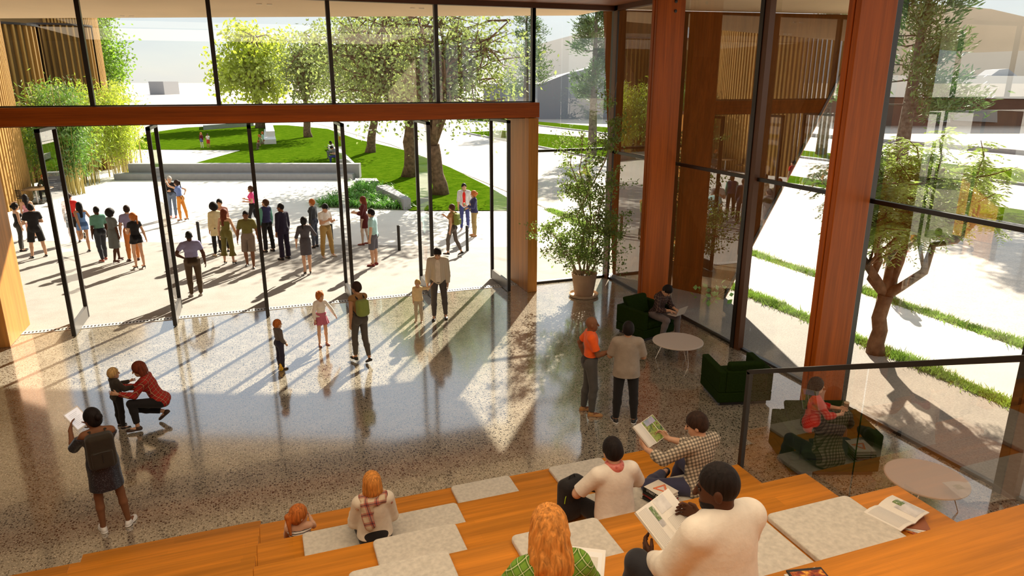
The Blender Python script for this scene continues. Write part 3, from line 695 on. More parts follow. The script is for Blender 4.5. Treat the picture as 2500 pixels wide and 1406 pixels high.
blades('grass', [(15.1, 15.65, 1, 29)], 22000, .12, 'narrow strip of tufty grass between the pale walkway and the road', 52)
slab('lawn_verge_1', [(12.05, -8), (12.42, -8), (12.42, 29), (12.05, 29)], -.05, .006, M_STRIP)
slab('lawn_verge_2', [(15.15, -8), (15.55, -8), (15.55, 28), (15.15, 28)], -.05, .006, M_STRIP)

# ---- potted tree inside the corner
pot = tuple(G(1425, 722)); P0 = empty('potted_tree', pot); tag(P0, 'tall multi-stemmed leafy tree in a terracotta pot by the corner post', 'potted plant')
M_TER = plain('terracotta', (.42, .29, .20), .75, 0, .25, .08, 4, .15, 60)
m = MB(); m.lathe([(.235, .03), (.25, .05), (.335, .60), (.345, .64), (.33, .645), (.305, .63), (.30, .55)], 48); m.build('pot', M_TER, P0, smooth=False)
m = MB(); m.lathe([(.30, 0), (.375, .01), (.395, .075), (.385, .08), (.36, .03), (.05, .03)], 48); m.build('saucer', plain('terracotta_pale', (.55, .42, .30), .75), P0)
m = MB(); m.lathe([(.302, .54), (.05, .565)], 40); m.build('soil', plain('soil_dark', (.03, .02, .012), .95), P0)
rng = np.random.default_rng(61); m = MB(); tips = []
stems = [((-.12, -.05), (-.45, .0, 3.9)), ((-.1, .0), (-1.3, -.1, 2.1)), ((.1, .05), (.85, .2, 5.5)), ((.0, .1), (.1, .3, 3.9)), ((.12, -.1), (.45, -.1, 3.2)), ((-.05, .0), (-.1, .15, 4.2)), ((-.15, .08), (-.8, .1, 1.6)), ((.15, .1), (.95, -.1, 1.5)), ((0, -.12), (.2, -.3, 2.4))]
for (bx, by), e in stems:
    cv = curve((bx, by, .52), e, 8, -.03, .05); m.tube(cv, [.028, .025, .022, .02, .017, .013, .01, .006], 6)
    nb = 30 if e[2] > 2 else 12
    for k in range(nb):
        t = .12 + .88 * rng.random(); i = min(6, int(t * 7)); s = cv[i].lerp(cv[i + 1], t * 7 - i); a = rng.uniform(0, 6.28); L = rng.uniform(.25, 1.05) * (1.15 - .55 * s.z / 4.7)
        t2 = s + Vector((math.cos(a) * L, math.sin(a) * L, L * rng.uniform(-.15, .6))); t2.x = min(t2.x, 1.55); t2.y = min(t2.y, 1.75); t2.z = max(t2.z, .75); cw = curve(s, t2, 5, -.05, .08); m.tube(cw, [.008, .006, .005, .004, .002], 4)
        for q in range(int(24 + 40 * L)): u = .25 + .8 * rng.random(); tips.append(tuple(s.lerp(t2, u) + Vector(rng.normal(size=3) * .055)))
m.build('stem', M_BARKL, P0, smooth=True); leafmesh('foliage', tips, .046, L_POT, P0, 1.55, .5, None, .18)
# low leafy plant outside at the foot of the leaning fin
rng = np.random.default_rng(62); pl = empty('leafy_plant', tuple(B1 - Vector((.55, .0, 0)) + Vector((.0, -.25, 0)))); tag(pl, 'low plant with broad green leaves at the foot of the leaning timber fin', 'plant')
P_ = rng.normal(size=(26, 3)) * np.array([.28, .2, .1]) + np.array([0, 0, .22]); P_[:, 2] = np.abs(P_[:, 2]) + .04; leafmesh('foliage', P_, .12, leafmat('leaf_broad', (.18, .42, .06), .3, .4, 4), pl, 1.4, .1, None, .1)
P_ = rng.normal(size=(40, 3)) * np.array([.12, .12, .1]) + np.array([.35, .05, .4]); leafmesh('flowers', P_, .022, plain('petal_white', (.9, .88, .85), .7), pl, 1., 0)['kind'] = 'stuff'
m = MB()
for i in range(9): a = i * .7; m.tube([(0, 0, 0), (.2 * math.cos(a), .14 * math.sin(a), .2), (.38 * math.cos(a), .26 * math.sin(a), .3)], [.008, .006, .004], 5)
m.build('stem', M_BARKL, pl)

# ================================================================== FURNITURE AND LOOSE THINGS
def copy_tree(o, parent=None):
    c = o.copy(); COL.objects.link(c); c.parent = parent
    for ch in list(o.children): copy_tree(ch, c)
    return c
def vfacing(loc, va):          # rotation so local +Y points va degrees anticlockwise from 'away from the camera' at loc
    return math.atan2(loc[1], loc[0]) - math.pi / 2 + math.radians(va)
M_SOFA = plain('sofa_green', (.015, .030, .005), .95, 0, .05, .15, 30, .3, 300)
def armchair(loc, rz, label, w=.98):
    r = empty('armchair', loc, rz); tag(r, label, 'armchair'); h = w / 2; D = .44
    MB().box(-h + .06, h - .06, -D + .06, D - .05, 0.0, .07).build('plinth', M_BLK, r)
    MB().box(-h, h, -D, D, .07, .26).build('base', M_SOFA, r, bevel=.02)
    for s in (-1, 1): MB().box(min(s * h, s * (h - .13)), max(s * h, s * (h - .13)), -D, D, .26, .66).build('armrest', M_SOFA, r, bevel=.022)
    MB().box(-h + .13, h - .13, -D, -D + .14, .26, .66).build('backrest', M_SOFA, r, bevel=.02)
    MB().box(-h + .135, h - .135, -D + .145, D, .26, .42).build('seat_cushion', M_SOFA, r, bevel=.05, seg=4)
    b = MB(); b.hexa([(-h + .2, -D + .1, .42), (h - .2, -D + .1, .42), (h - .2, -D + .3, .43), (-h + .2, -D + .3, .43)], [(-h + .16, -D - .02, .80), (h - .16, -D - .02, .80), (h - .16, -D + .12, .82), (-h + .16, -D + .12, .82)])
    b.build('back_cushion', M_SOFA, r, bevel=.045, seg=4); return r
pA = G(1602, 800); pB = G(1812, 930)
armchair((8.02, 13.25, 0), math.radians(195), 'dark green armchair with the laptop user, beside the tall timber column')
armchair((7.85, 9.75, 0), math.radians(-14), 'empty dark green armchair beside the balustrade post, facing away over the round table')
armchair((7.62, 7.35, 0), math.radians(160), 'dark green armchair behind the glass balustrade, with the woman in red', 1.3)
def round_table(loc, label, rz=0):
    r = empty('round_table', loc, rz); tag(r, label, 'table')
    m = MB(); m.lathe([(.02, .405), (.49, .405), (.51, .412), (.51, .428), (.495, .435)], 64); m.build('table_top', plain('table_laminate', (.62, .54, .47), .45), r)
    for k in range(3):
        a = k * 2.0944 + .5; c = Vector((math.cos(a), math.sin(a), 0)); t = Vector((-c.y, c.x, 0)); mm = MB(); f = c * .43 + Vector((0, 0, .008))
        mm.tube([c * .28 + t * .05 + Vector((0, 0, .405)), f + t * .008], .005, 6); mm.tube([c * .28 - t * .05 + Vector((0, 0, .405)), f - t * .008], .005, 6); mm.tube([f + t * .008, f - t * .008], .006, 6)
        mm.build('leg', plain('chrome', (.65, .62, .58), .2, 1), r)
    return r
tA = G(1655, 832, .43); tB = G(2262, 1166, .43)
round_table((tA.x, tA.y, 0), 'round pale coffee table on thin hairpin legs between the green armchairs')
round_table((tB.x, tB.y, 0), 'round pale coffee table seen through the glass balustrade', .9)

# felt seat cushions on the steps
M_FELT = plain('felt_grey', (.66, .61, .51), .95, 0, .1, .14, 26, .6, 220, .3)
def cushion(x0, yfront, z, label, w=.80, d=.74):
    m = MB(); r = .05; pts = []
    for cx, cy, a0 in ((w - r, d - r, 0), (r, d - r, 90), (r, r, 180), (w - r, r, 270)):
        for k in range(5): a = math.radians(a0 + 22.5 * k); pts.append((cx + r * math.cos(a), cy + r * math.sin(a)))
    m.prism(pts, 0, .05); o = m.build('seat_cushion', M_FELT, bevel=.014, seg=3); o.location = (x0, yfront - d, z); return tag(o, label, 'cushion', 'felt cushions on the seating steps')
for a in ((1.98, 7.81, .45, 'felt cushion on the lowest step, alone in front of the middle steps'), (3.34, 7.81, .45, 'felt cushion on the lowest step, behind the black backpack'),
          (.10, 6.77, .9, 'felt cushion under the blonde woman with the plaid scarf'), (.98, 6.77, .9, 'felt cushion directly right of the blonde woman with the plaid scarf'),
          (.70, 5.77, 1.35, 'felt cushion on the third step, the left one, unoccupied'), (2.78, 5.77, 1.35, 'felt cushion under the man in the white polo and red neckerchief'), (3.62, 5.77, 1.35, 'felt cushion under the man in the checked shirt'),
          (.38, 4.80, 1.8, 'felt cushion on the fourth step, partly cut by the bottom of the picture'), (1.72, 4.80, 1.8, 'felt cushion beside the orange-haired woman'),
          (2.60, 3.79, 2.25, 'felt cushion under the man in the white sweatshirt'), (3.45, 3.79, 2.25, 'large felt cushion beside the fanned magazines')):
    cushion(*a, **({'d': .70} if a[2] < .5 else {}))

# books and magazines
def panel_text(txt, size, loc, rot, mat, parent, name='title_lettering', ext=.0006):
    c = bpy.data.curves.new(name, 'FONT'); c.body = txt; c.size = size; c.extrude = ext; c.align_x = 'CENTER'; c.align_y = 'CENTER'
    o = bpy.data.objects.new(name, c); COL.objects.link(o); c.materials.append(mat); dg = bpy.context.evaluated_depsgraph_get(); me = bpy.data.meshes.new_from_object(o.evaluated_get(dg)); bpy.data.objects.remove(o)
    o = link(name, me, None, parent); me.materials.clear(); me.materials.append(mat); o.location = loc; o.rotation_euler = rot; return o
M_PAGE = plain('paper', (.78, .74, .66), .8, 0, .2, .04, 200); M_BKBK = plain('book_black', (.02, .018, .016), .5)
def book(loc, rz, w, d, h, cover, label, group='books stacked on the cushion', tilt=0):
    r = empty('book', loc, rz); tag(r, label, 'book', group)
    MB().box(-w / 2, w / 2, -d / 2, d / 2, 0, .003).box(-w / 2, w / 2, -d / 2, d / 2, h - .003, h).box(-w / 2, -w / 2 + .004, -d / 2, d / 2, 0, h).build('cover', cover, r)
    MB().box(-w / 2 + .004, w / 2 - .006, -d / 2 + .005, d / 2 - .005, .0031, h - .0031).build('pages', M_PAGE, r); return r
bs = G(1597, 1215, 1.40); bx, by = 3.56, 5.40
M_CW = plain('cover_cream', (.74, .68, .58), .6); M_OR = plain('print_orange', (.85, .22, .05), .6); M_PK = plain('print_pink', (.75, .22, .22), .6)
z = 1.40
for i, (w, d, h, mt, rz, lb) in enumerate(((.25, .31, .012, M_PAGE, 2.55, 'thin white book at the bottom of the stack beside the white polo man'), (.23, .28, .03, M_BKBK, 2.62, 'black spined book, second from the bottom of the stack beside the white polo man'),
        (.23, .28, .025, plain('cover_red', (.35, .04, .03), .5), 2.5, 'book with a dark red cover, in the middle of the stack'), (.225, .28, .03, M_BKBK, 2.58, 'black book directly under the cream covered book'),
        (.225, .27, .042, M_CW, 2.55, 'thick cream book with an orange triangle on its cover, topmost of the stack'))):
    bk = book((bx, by, z), rz - 2.25, w, d, h, mt, lb); z += h + .001
def tri(m, R, w, cx, cy, z, rot=0):
    for k in range(3):
        a = math.radians(rot + 120 * k); b = math.radians(rot + 120 * (k + 1)); m.bar((cx + R * math.cos(a), cy + R * math.sin(a), z), (cx + R * math.cos(b), cy + R * math.sin(b), z), w, .001)
m = MB(); tri(m, .085, .013, .01, 0, .0428, 20); m.build('cover_print', M_OR, bk); m = MB(); tri(m, .06, .008, .01, 0, .0430, 20); m.build('cover_print', M_PK, bk)
MB().box(-.1127, -.1125, -.135, .135, .0, .042).build('spine', M_BKBK, bk)
panel_text('STREET ART', .034, (-.1130, 0, .021), (math.pi / 2, 0, -math.pi / 2), plain('print_white', (.85, .83, .8), .6), bk)

def open_book(loc, rot, w, h, parent=None, name='open_book'):
    r = empty(name, loc); r.rotation_euler = rot; return r
def magazine_pages(r, w, h, mats, open_=.22, th=.012):
    """two page blocks hinged on local Y through the origin, pages facing +Z"""
    for s in (-1, 1):
        pts = [(0, .0), (w * .25, .012), (w * .6, .016), (w, .004)]; m = MB(); ca, sa = math.cos(open_), math.sin(open_)
        P = [(s * (x * ca - z_ * sa), x * sa + z_ * ca) for x, z_ in pts]; Q = [(x, z_ - th) for x, z_ in P]
        for y in (-h / 2, h / 2): m.v += [(x, y, z_) for x, z_ in P] + [(x, y, z_) for x, z_ in Q]
        for i in range(3): m.f += [(i, i + 1, 9 + i, 8 + i), (4 + i, 12 + i, 13 + i, 5 + i)]
        m.f += [(0, 4, 5, 6, 7, 3, 2, 1), (8, 9, 10, 11, 15, 14, 13, 12), (3, 7, 15, 11)]
        o = m.build('page_block', mats[0], r)
        def patch(x0, x1, y0, y1, mt, dz=.0012):
            f = lambda x: np.interp(x, [p[0] for p in pts], [p[1] for p in pts]); mm = MB(); n = 6
            for i in range(n + 1):
                x = x0 + (x1 - x0) * i / n; zz = f(x) + dz; X = s * (x * ca - zz * sa); Z = x * sa + zz * ca; mm.v += [(X, y0, Z), (X, y1, Z)]
            for i in range(n): mm.f.append((2 * i, 2 * i + 2, 2 * i + 3, 2 * i + 1))
            return mm.build('page_print', mt, o)
        yield s, patch
def textmat(name, sc=150, ax=1):
    if name in MATS: return MATS[name]
    mt, n, l, b = nm(name); v = coords(n, l); sx = n.new('ShaderNodeSeparateXYZ'); l.new(v, sx.inputs[0])
    mu = n.new('ShaderNodeMath'); mu.operation = 'MULTIPLY'; mu.inputs[1].default_value = sc; l.new(sx.outputs[ax], mu.inputs[0]); fr = n.new('ShaderNodeMath'); fr.operation = 'FRACT'; l.new(mu.outputs[0], fr.inputs[0])
    g = n.new('ShaderNodeMath'); g.operation = 'GREATER_THAN'; g.inputs[1].default_value = .55; l.new(fr.outputs[0], g.inputs[0])
    x = n.new('ShaderNodeMixRGB'); x.inputs[1].default_value = (.8, .76, .68, 1); x.inputs[2].default_value = (.45, .42, .38, 1); l.new(g.outputs[0], x.inputs[0]); l.new(x.outputs[0], b.inputs['Base Color']); MATS[name] = mt; return mt
def photomat(name, cols, sc=14):
    if name in MATS: return MATS[name]
    mt, n, l, b = nm(name); v = coords(n, l); t = n.new('ShaderNodeTexNoise'); t.inputs['Scale'].default_value = sc; t.inputs['Detail'].default_value = 5; l.new(v, t.inputs['Vector'])
    r = n.new('ShaderNodeValToRGB'); e = r.color_ramp.elements; k = len(cols); e[0].position = .3; e[0].color = (*cols[0], 1); e[1].position = .7; e[1].color = (*cols[-1], 1)
    for i in range(1, k - 1): q = e.new(.3 + .4 * i / (k - 1)); q.color = (*cols[i], 1)
    l.new(t.outputs[0], r.inputs[0]); l.new(r.outputs[0], b.inputs['Base Color']); b.inputs['Roughness'].default_value = .35; MATS[name] = mt; return mt
PH_GARDEN = photomat('print_garden', [(.02, .02, .01), (.10, .16, .03), (.28, .36, .06), (.12, .04, .02)], 22)
PH_GREY = photomat('print_grey', [(.35, .34, .34), (.6, .58, .56), (.75, .73, .7)], 12); PH_GRN = photomat('print_tree', [(.05, .08, .02), (.16, .24, .05), (.6, .6, .5)], 60)
PH_FIRE = photomat('print_fire', [(.02, .01, .01), (.35, .05, .01), (.9, .45, .05)], 30)

# fanned magazines on the fifth step, open one on top
mg = G(2250, 1228, 2.25)
for i in range(4):
    o = MB().box(-.105, .105, -.145, .145, 0, .005).build('magazine', (PH_FIRE, PH_GREY, M_PAGE, plain('cover_rust', (.3, .1, .04), .5))[i]); o.location = (4.40 + .015 * i, 3.42 - .01 * i, 2.251 + .0055 * i); o.rotation_euler = (0, 0, .5 + .16 * i)
    tag(o, ('magazine at the very bottom of the fan on the fifth step', 'grey covered magazine, second from the bottom of the fan', 'white magazine in the middle of the fan', 'rust coloured magazine right under the open one')[i], 'magazine', 'magazines fanned on the fifth step')
r = empty('open_magazine', (4.42, 3.46, 2.287), .25); tag(r, 'open white magazine with one page curled over, on top of the fanned magazines', 'magazine')
for s, patch in magazine_pages(r, .21, .29, (M_PAGE,), .05, .008):
    if s > 0: patch(.05, .2, -.12, .05, PH_GREY); patch(.1, .17, .02, .09, PH_GRN, .002)
    else: patch(.02, .19, -.12, .12, textmat('page_text'))
# photography magazine pile beside the man in the sweatshirt
for i, (mt, lb, rz) in enumerate(((plain('cover_green', (.05, .16, .03), .4), 'green magazine at the bottom of the pile beside the white sweatshirt man', .25), (M_PAGE, 'white magazine under the black one', .05), (M_BKBK, 'black magazine titled Photography on top of its pile, beside the white sweatshirt man', -.12))):
    r = empty('magazine', (2.80, 2.60, 2.701 + .011 * i), rz + math.pi * .97); tag(r, lb, 'magazine', 'magazines beside the man in the white sweatshirt')
    MB().box(-.11, .11, -.15, .15, 0, .010).build('cover', mt, r)
    if i == 2:
        panel_text('Photography', .034, (.0, .118, .0106), (0, 0, 0), plain('print_white', (.85, .83, .8), .6), r)
        mm = MB(); mm.box(-.1, .1, -.13, .03, .0101, .0104); mm.build('cover_print', PH_FIRE, r)

# cafe table and chairs
def cafe():
    t = G(58, 500); t = Vector((-9.75, 38.6, 0)); r = empty('cafe_table', tuple(t)); tag(r, 'round brown pedestal table outside, by the dark slatted screen', 'table')
    m = MB(); m.lathe([(.02, .70), (.72, .70), (.74, .72), (.72, .74)], 40); m.build('table_top', wood('cafe_top', (.25, .15, .07), 0), r)
    m = MB(); m.lathe([(.035, .02), (.035, .7)], 16); m.build('pedestal', plain('steel_pale', (.6, .58, .55), .4), r); m = MB(); m.lathe([(.28, 0), (.28, .015), (.04, .03)], 30); m.build('base', M_BLK, r)
    ch = None
    for i, (dx, dy, lb) in enumerate(((-.35, -1.0, 'dark metal cafe chair on the near side of the round table'), (1.0, -.45, 'dark metal cafe chair at the right of the round table'), (-1.05, .25, 'dark cafe chair under the child in the blue shirt'), (.25, 1.0, 'dark cafe chair under the seated red-haired woman'))):
        if ch is None:
            ch = empty('cafe_chair'); MB().box(-.21, .21, -.2, .22, .42, .45).build('seat', M_BLK, ch, bevel=.01); m = MB()
            for k in range(5): m.box(-.2, .2, -.245 - .012 * k, -.225 - .012 * k, .52 + .07 * k, .57 + .07 * k)
            m.build('backrest', M_BLK, ch)
            for sx in (-1, 1):
                for sy in (-1, 1): m = MB(); m.tube([(sx * .19, sy * .19, .43), (sx * .23, sy * .24, 0)], .011, 6); m.build('leg', M_BLK, ch)
            o = ch
        else: o = copy_tree(ch)
        o.location = t + Vector((dx, dy, 0)); o.rotation_euler = (0, 0, math.atan2(-dy, -dx) - math.pi / 2); tag(o, lb, 'chair', 'cafe chairs round the table')
    b = empty('menu_board', tuple(G(135, 480)), .3); tag(b, 'black chalk menu board standing behind the first glass door', 'board'); bb = MB(); bb.hexa([(-.35, -.18, 0), (.35, -.18, 0), (.35, -.15, 0), (-.35, -.15, 0)], [(-.35, 0, 1.0), (.35, 0, 1.0), (.35, .03, 1.0), (-.35, .03, 1.0)]); bb.build('front_panel', M_BLK, b)
    bb = MB(); bb.hexa([(-.35, .22, 0), (.35, .22, 0), (.35, .25, 0), (-.35, .25, 0)], [(-.35, .03, 1.0), (.35, .03, 1.0), (.35, .06, 1.0), (-.35, .06, 1.0)]); bb.build('rear_panel', M_BLK, b)
    bb = MB()
    for k in range(7): z_ = .25 + .1 * k; y_ = -.181 + .18 * z_; bb.box(-.26, .2 - .05 * (k % 3), y_ - .004, y_ - .002, z_, z_ + .018)
    bb.build('chalk_lines', plain('chalk', (.45, .45, .45), .9), b)
cafe()

# ================================================================== PEOPLE: bodies grown from smooth distance fields
def _rot(ax, a):
    c, s = math.cos(a), math.sin(a)
    return {'x': np.array([[1, 0, 0], [0, c, -s], [0, s, c]]), 'y': np.array([[c, 0, s], [0, 1, 0], [-s, 0, c]]), 'z': np.array([[c, -s, 0], [s, c, 0], [0, 0, 1]])}[ax]
class Field:
    def __init__(s, lo, hi, cell):
        s.lo = np.array(lo, float); s.cell = cell; s.n = np.ceil((np.array(hi) - s.lo) / cell).astype(int) + 2; s.F = np.full(s.n, .5, np.float32)
        s.ax = [s.lo[i] + np.arange(s.n[i]) * cell for i in range(3)]
    def sl(s, lo, hi):
        a = np.maximum(np.floor((lo - s.lo) / s.cell).astype(int) - 1, 0); b = np.minimum(np.ceil((hi - s.lo) / s.cell).astype(int) + 2, s.n)
        return None if (b <= a).any() else tuple(slice(a[i], b[i]) for i in range(3))
    def P(s, q): return np.stack(np.meshgrid(s.ax[0][q[0]], s.ax[1][q[1]], s.ax[2][q[2]], indexing='ij'), -1)
    def put(s, q, d, k, sub=False):
        F = s.F[q]
        if sub:
            h = np.clip(.5 - .5 * (F + d) / k, 0, 1); s.F[q] = F * (1 - h) - d * h + k * h * (1 - h); return
        h = np.clip(.5 + .5 * (F - d) / k, 0, 1); s.F[q] = F * (1 - h) + d * h - k * h * (1 - h)
    def cap(s, a, b, ra, rb, k=.02, clip=None, sub=False):
        a = np.array(a, float); b = np.array(b, float); m = max(ra, rb) + k + .01; q = s.sl(np.minimum(a, b) - m, np.maximum(a, b) + m)
        if q is None: return
        p = s.P(q) - a; ba = b - a; L = max(ba @ ba, 1e-9); h = np.clip(p @ ba / L, 0, 1); d = np.linalg.norm(p - h[..., None] * ba, axis=-1) - (ra + (rb - ra) * h)
        if clip is not None: d = np.maximum(d, (s.P(q) - np.array(clip[0])) @ np.array(clip[1]))
        s.put(q, d, k, sub)
    def ell(s, c, r, R=None, k=.02, clip=None, sub=False):
        c = np.array(c, float); r = np.array(r, float); m = max(r) + k + .01; q = s.sl(c - m, c + m)
        if q is None: return
        p = s.P(q) - c
        if R is not None: p = p @ R
        k0 = np.linalg.norm(p / r, axis=-1); k1 = np.linalg.norm(p / (r * r), axis=-1) + 1e-6; d = k0 * (k0 - 1) / k1
        if clip is not None: d = np.maximum(d, (s.P(q) - np.array(clip[0])) @ np.array(clip[1]))
        s.put(q, d, k, sub)
    def ecap(s, a, b, ra, rb, R, fy, k=.02, clip=None):
        """tapered capsule flattened along the local y of frame R"""
        a = np.array(a, float); b = np.array(b, float); m = max(ra, rb) + k + .01; q = s.sl(np.minimum(a, b) - m, np.maximum(a, b) + m)
        if q is None: return
        S = np.array([1, 1 / fy, 1]); p = ((s.P(q) - a) @ R) * S; ba = ((b - a) @ R) * S; L = ba @ ba; h = np.clip(p @ ba / L, 0, 1); d = (np.linalg.norm(p - h[..., None] * ba, axis=-1) - (ra + (rb - ra) * h)) * fy
        if clip is not None: d = np.maximum(d, (s.P(q) - np.array(clip[0])) @ np.array(clip[1]))
        s.put(q, d, k)
    def rbox(s, c, hs, r, R=None, k=.01):
        c = np.array(c, float); hs = np.array(hs, float); m = np.linalg.norm(hs) + k + .01; q = s.sl(c - m, c + m)
        if q is None: return
        p = s.P(q) - c
        if R is not None: p = p @ R
        v = np.abs(p) - (hs - r); d = np.linalg.norm(np.maximum(v, 0), axis=-1) + np.minimum(v.max(-1), 0) - r; s.put(q, d, k)
    def cut(s, pt, nv): 
        q = tuple(slice(0, n) for n in s.n); s.F = np.maximum(s.F, ((s.P(q) - np.array(pt)) @ np.array(nv)).astype(np.float32))
    def noise(s, f, amp, dirs=None):
        q = tuple(slice(0, n) for n in s.n); p = s.P(q); s.F += (amp * f(p)).astype(np.float32)
    def mesh(s):
        F = s.F; F[0] = F[-1] = .5; F[:, 0] = F[:, -1] = .5; F[:, :, 0] = F[:, :, -1] = .5
        I = F < 0; c = I[:-1, :-1, :-1].astype(np.int8)
        tot = sum(I[i:I.shape[0] - 1 + i, j:I.shape[1] - 1 + j, k:I.shape[2] - 1 + k].astype(np.int8) for i in (0, 1) for j in (0, 1) for k in (0, 1))
        m = (tot > 0) & (tot < 8); idx = np.argwhere(m)
        if not len(idx): return np.zeros((0, 3)), np.zeros((0, 4), int)
        cr = [(i, j, k) for i in (0, 1) for j in (0, 1) for k in (0, 1)]; val = np.stack([F[idx[:, 0] + a, idx[:, 1] + b, idx[:, 2] + d] for a, b, d in cr], 1)
        acc = np.zeros((len(idx), 3)); cnt = np.zeros(len(idx))
        for i in range(8):
            for j in range(i + 1, 8):
                df = np.abs(np.array(cr[i]) - np.array(cr[j]))
                if df.sum() != 1: continue
                x = (val[:, i] < 0) != (val[:, j] < 0); t = np.where(x, val[:, i] / (val[:, i] - val[:, j] + 1e-12), 0)
                pos = np.array(cr[i]) + t[:, None] * (np.array(cr[j]) - np.array(cr[i])); acc += np.where(x[:, None], pos, 0); cnt += x
        V = s.lo + (idx + acc / cnt[:, None]) * s.cell; vid = np.full(m.shape, -1, np.int32); vid[tuple(idx.T)] = np.arange(len(idx)); Q = []
        for ax in range(3):
            A = [slice(None)] * 3; B = [slice(None)] * 3; A[ax] = slice(0, -1); B[ax] = slice(1, None); ch = I[tuple(A)] != I[tuple(B)]; e = np.argwhere(ch); u, v = (ax + 1) % 3, (ax + 2) % 3
            e = e[(e[:, u] > 0) & (e[:, v] > 0)]; e = e[(e[:, u] < m.shape[u]) & (e[:, v] < m.shape[v])]
            def g(du, dv): t = e.copy(); t[:, u] -= du; t[:, v] -= dv; return vid[tuple(t.T)]
            q4 = np.stack([g(1, 1), g(0, 1), g(0, 0), g(1, 0)], 1); ins = I[tuple(e.T)]; q4[~ins] = q4[~ins][:, ::-1]; Q.append(q4[(q4 >= 0).all(1)])
        return V, np.concatenate(Q)
def fobj(F, name, mat, parent=None):
    V, Q = F.mesh()
    if len(V) == 0: return None
    return link(name, fastmesh(name, V, Q, True), mat, parent)

def nrm_(v): v = np.array(v, float); return v / np.linalg.norm(v)
def ik(a, t, l1, l2, pole):
    a = np.array(a); t = np.array(t, float); d = t - a; L = np.linalg.norm(d); L2 = min(max(L, .05), (l1 + l2) * .999); d = d / L; x = (l1 * l1 - l2 * l2 + L2 * L2) / (2 * L2); h = math.sqrt(max(l1 * l1 - x * x, 0)); p = np.array(pole, float); p = p - d * (p @ d); p /= np.linalg.norm(p) + 1e-9
    e = a + d * x + p * h; return e, a + d * L2
SKIN = {'light': (.62, .36, .23), 'tan': (.47, .25, .14), 'brown': (.22, .095, .045), 'dark': (.085, .034, .017)}
def skinm(k): return plain('skin_' + k, SKIN[k], .58, 0, .2, .05, 12)
HAIR = {'black': (.012, .008, .007), 'dark': (.035, .017, .010), 'brown': (.085, .035, .015), 'auburn': (.17, .035, .014), 'ginger': (.50, .15, .03), 'orange': (.62, .25, .05), 'blonde': (.62, .40, .16), 'grey': (.5, .45, .38)}
def hairm(k):
    nme = 'hair_' + k
    if nme in MATS: return MATS[nme]
    m, n, l, b = nm(nme); v = coords(n, l, (60, 60, 5)); t = n.new('ShaderNodeTexNoise'); t.inputs['Scale'].default_value = 1; t.inputs['Detail'].default_value = 5; t.inputs['Distortion'].default_value = .6; l.new(v, t.inputs['Vector'])
    c = HAIR[k]; r = n.new('ShaderNodeValToRGB'); r.color_ramp.elements[0].position = .3; r.color_ramp.elements[1].position = .7; r.color_ramp.elements[0].color = (*[x * .5 for x in c], 1); r.color_ramp.elements[1].color = (*[min(1, x * 1.35) for x in c], 1)
    l.new(t.outputs[0], r.inputs[0]); l.new(r.outputs[0], b.inputs['Base Color']); b.inputs['Roughness'].default_value = .65; b.inputs['Specular IOR Level'].default_value = .2; bp = n.new('ShaderNodeBump'); bp.inputs['Strength'].default_value = .6; bp.inputs['Distance'].default_value = .01; l.new(t.outputs[0], bp.inputs['Height']); l.new(bp.outputs[0], b.inputs['Normal']); MATS[nme] = m; return m
def cloth(name, c, rough=.85): return plain('cloth_' + name, c, rough, 0, .15, .07, 14, .25, 38, .15)
def plaid(name, base, c1, c2, s=22, rough=.85, th=.35, diag=0.):
    nme = 'plaid_' + name
    if nme in MATS: return MATS[nme]
    m, n, l, b = nm(nme); v = coords(n, l, (1, 1, 1), (.6, diag, .45)); sx = n.new('ShaderNodeSeparateXYZ'); l.new(v, sx.inputs[0])
    def band(o, sc, th_, off=0.):
        a = n.new('ShaderNodeMath'); a.operation = 'MULTIPLY_ADD'; a.inputs[1].default_value = sc; a.inputs[2].default_value = off; l.new(sx.outputs[o], a.inputs[0]); f = n.new('ShaderNodeMath'); f.operation = 'FRACT'; l.new(a.outputs[0], f.inputs[0])
        g = n.new('ShaderNodeMath'); g.operation = 'LESS_THAN'; g.inputs[1].default_value = th_; l.new(f.outputs[0], g.inputs[0]); return g.outputs[0]
    out = None; cur = (*base, 1)
    for o, cc, sc, t_, f_ in ((0, c1, s, th, .55), (2, c1, s, th, .55), (0, c2, s, .08, .7), (2, c2, s, .08, .7)):
        g = band(o, sc, t_, 0 if cc is c1 else -.16); mu = n.new('ShaderNodeMath'); mu.operation = 'MULTIPLY'; mu.inputs[1].default_value = f_; l.new(g, mu.inputs[0]); x = n.new('ShaderNodeMixRGB'); l.new(mu.outputs[0], x.inputs[0]); x.inputs[2].default_value = (*cc, 1)
        if out is None: x.inputs[1].default_value = cur
        else: l.new(out, x.inputs[1])
        out = x.outputs[0]
    l.new(out, b.inputs['Base Color']); b.inputs['Roughness'].default_value = rough; b.inputs['Specular IOR Level'].default_value = .15
    t2 = n.new('ShaderNodeTexNoise'); t2.inputs['Scale'].default_value = 30; l.new(v, t2.inputs['Vector']); bp = n.new('ShaderNodeBump'); bp.inputs['Strength'].default_value = .3; bp.inputs['Distance'].default_value = .01; l.new(t2.outputs[0], bp.inputs['Height']); l.new(bp.outputs[0], b.inputs['Normal']); MATS[nme] = m; return m
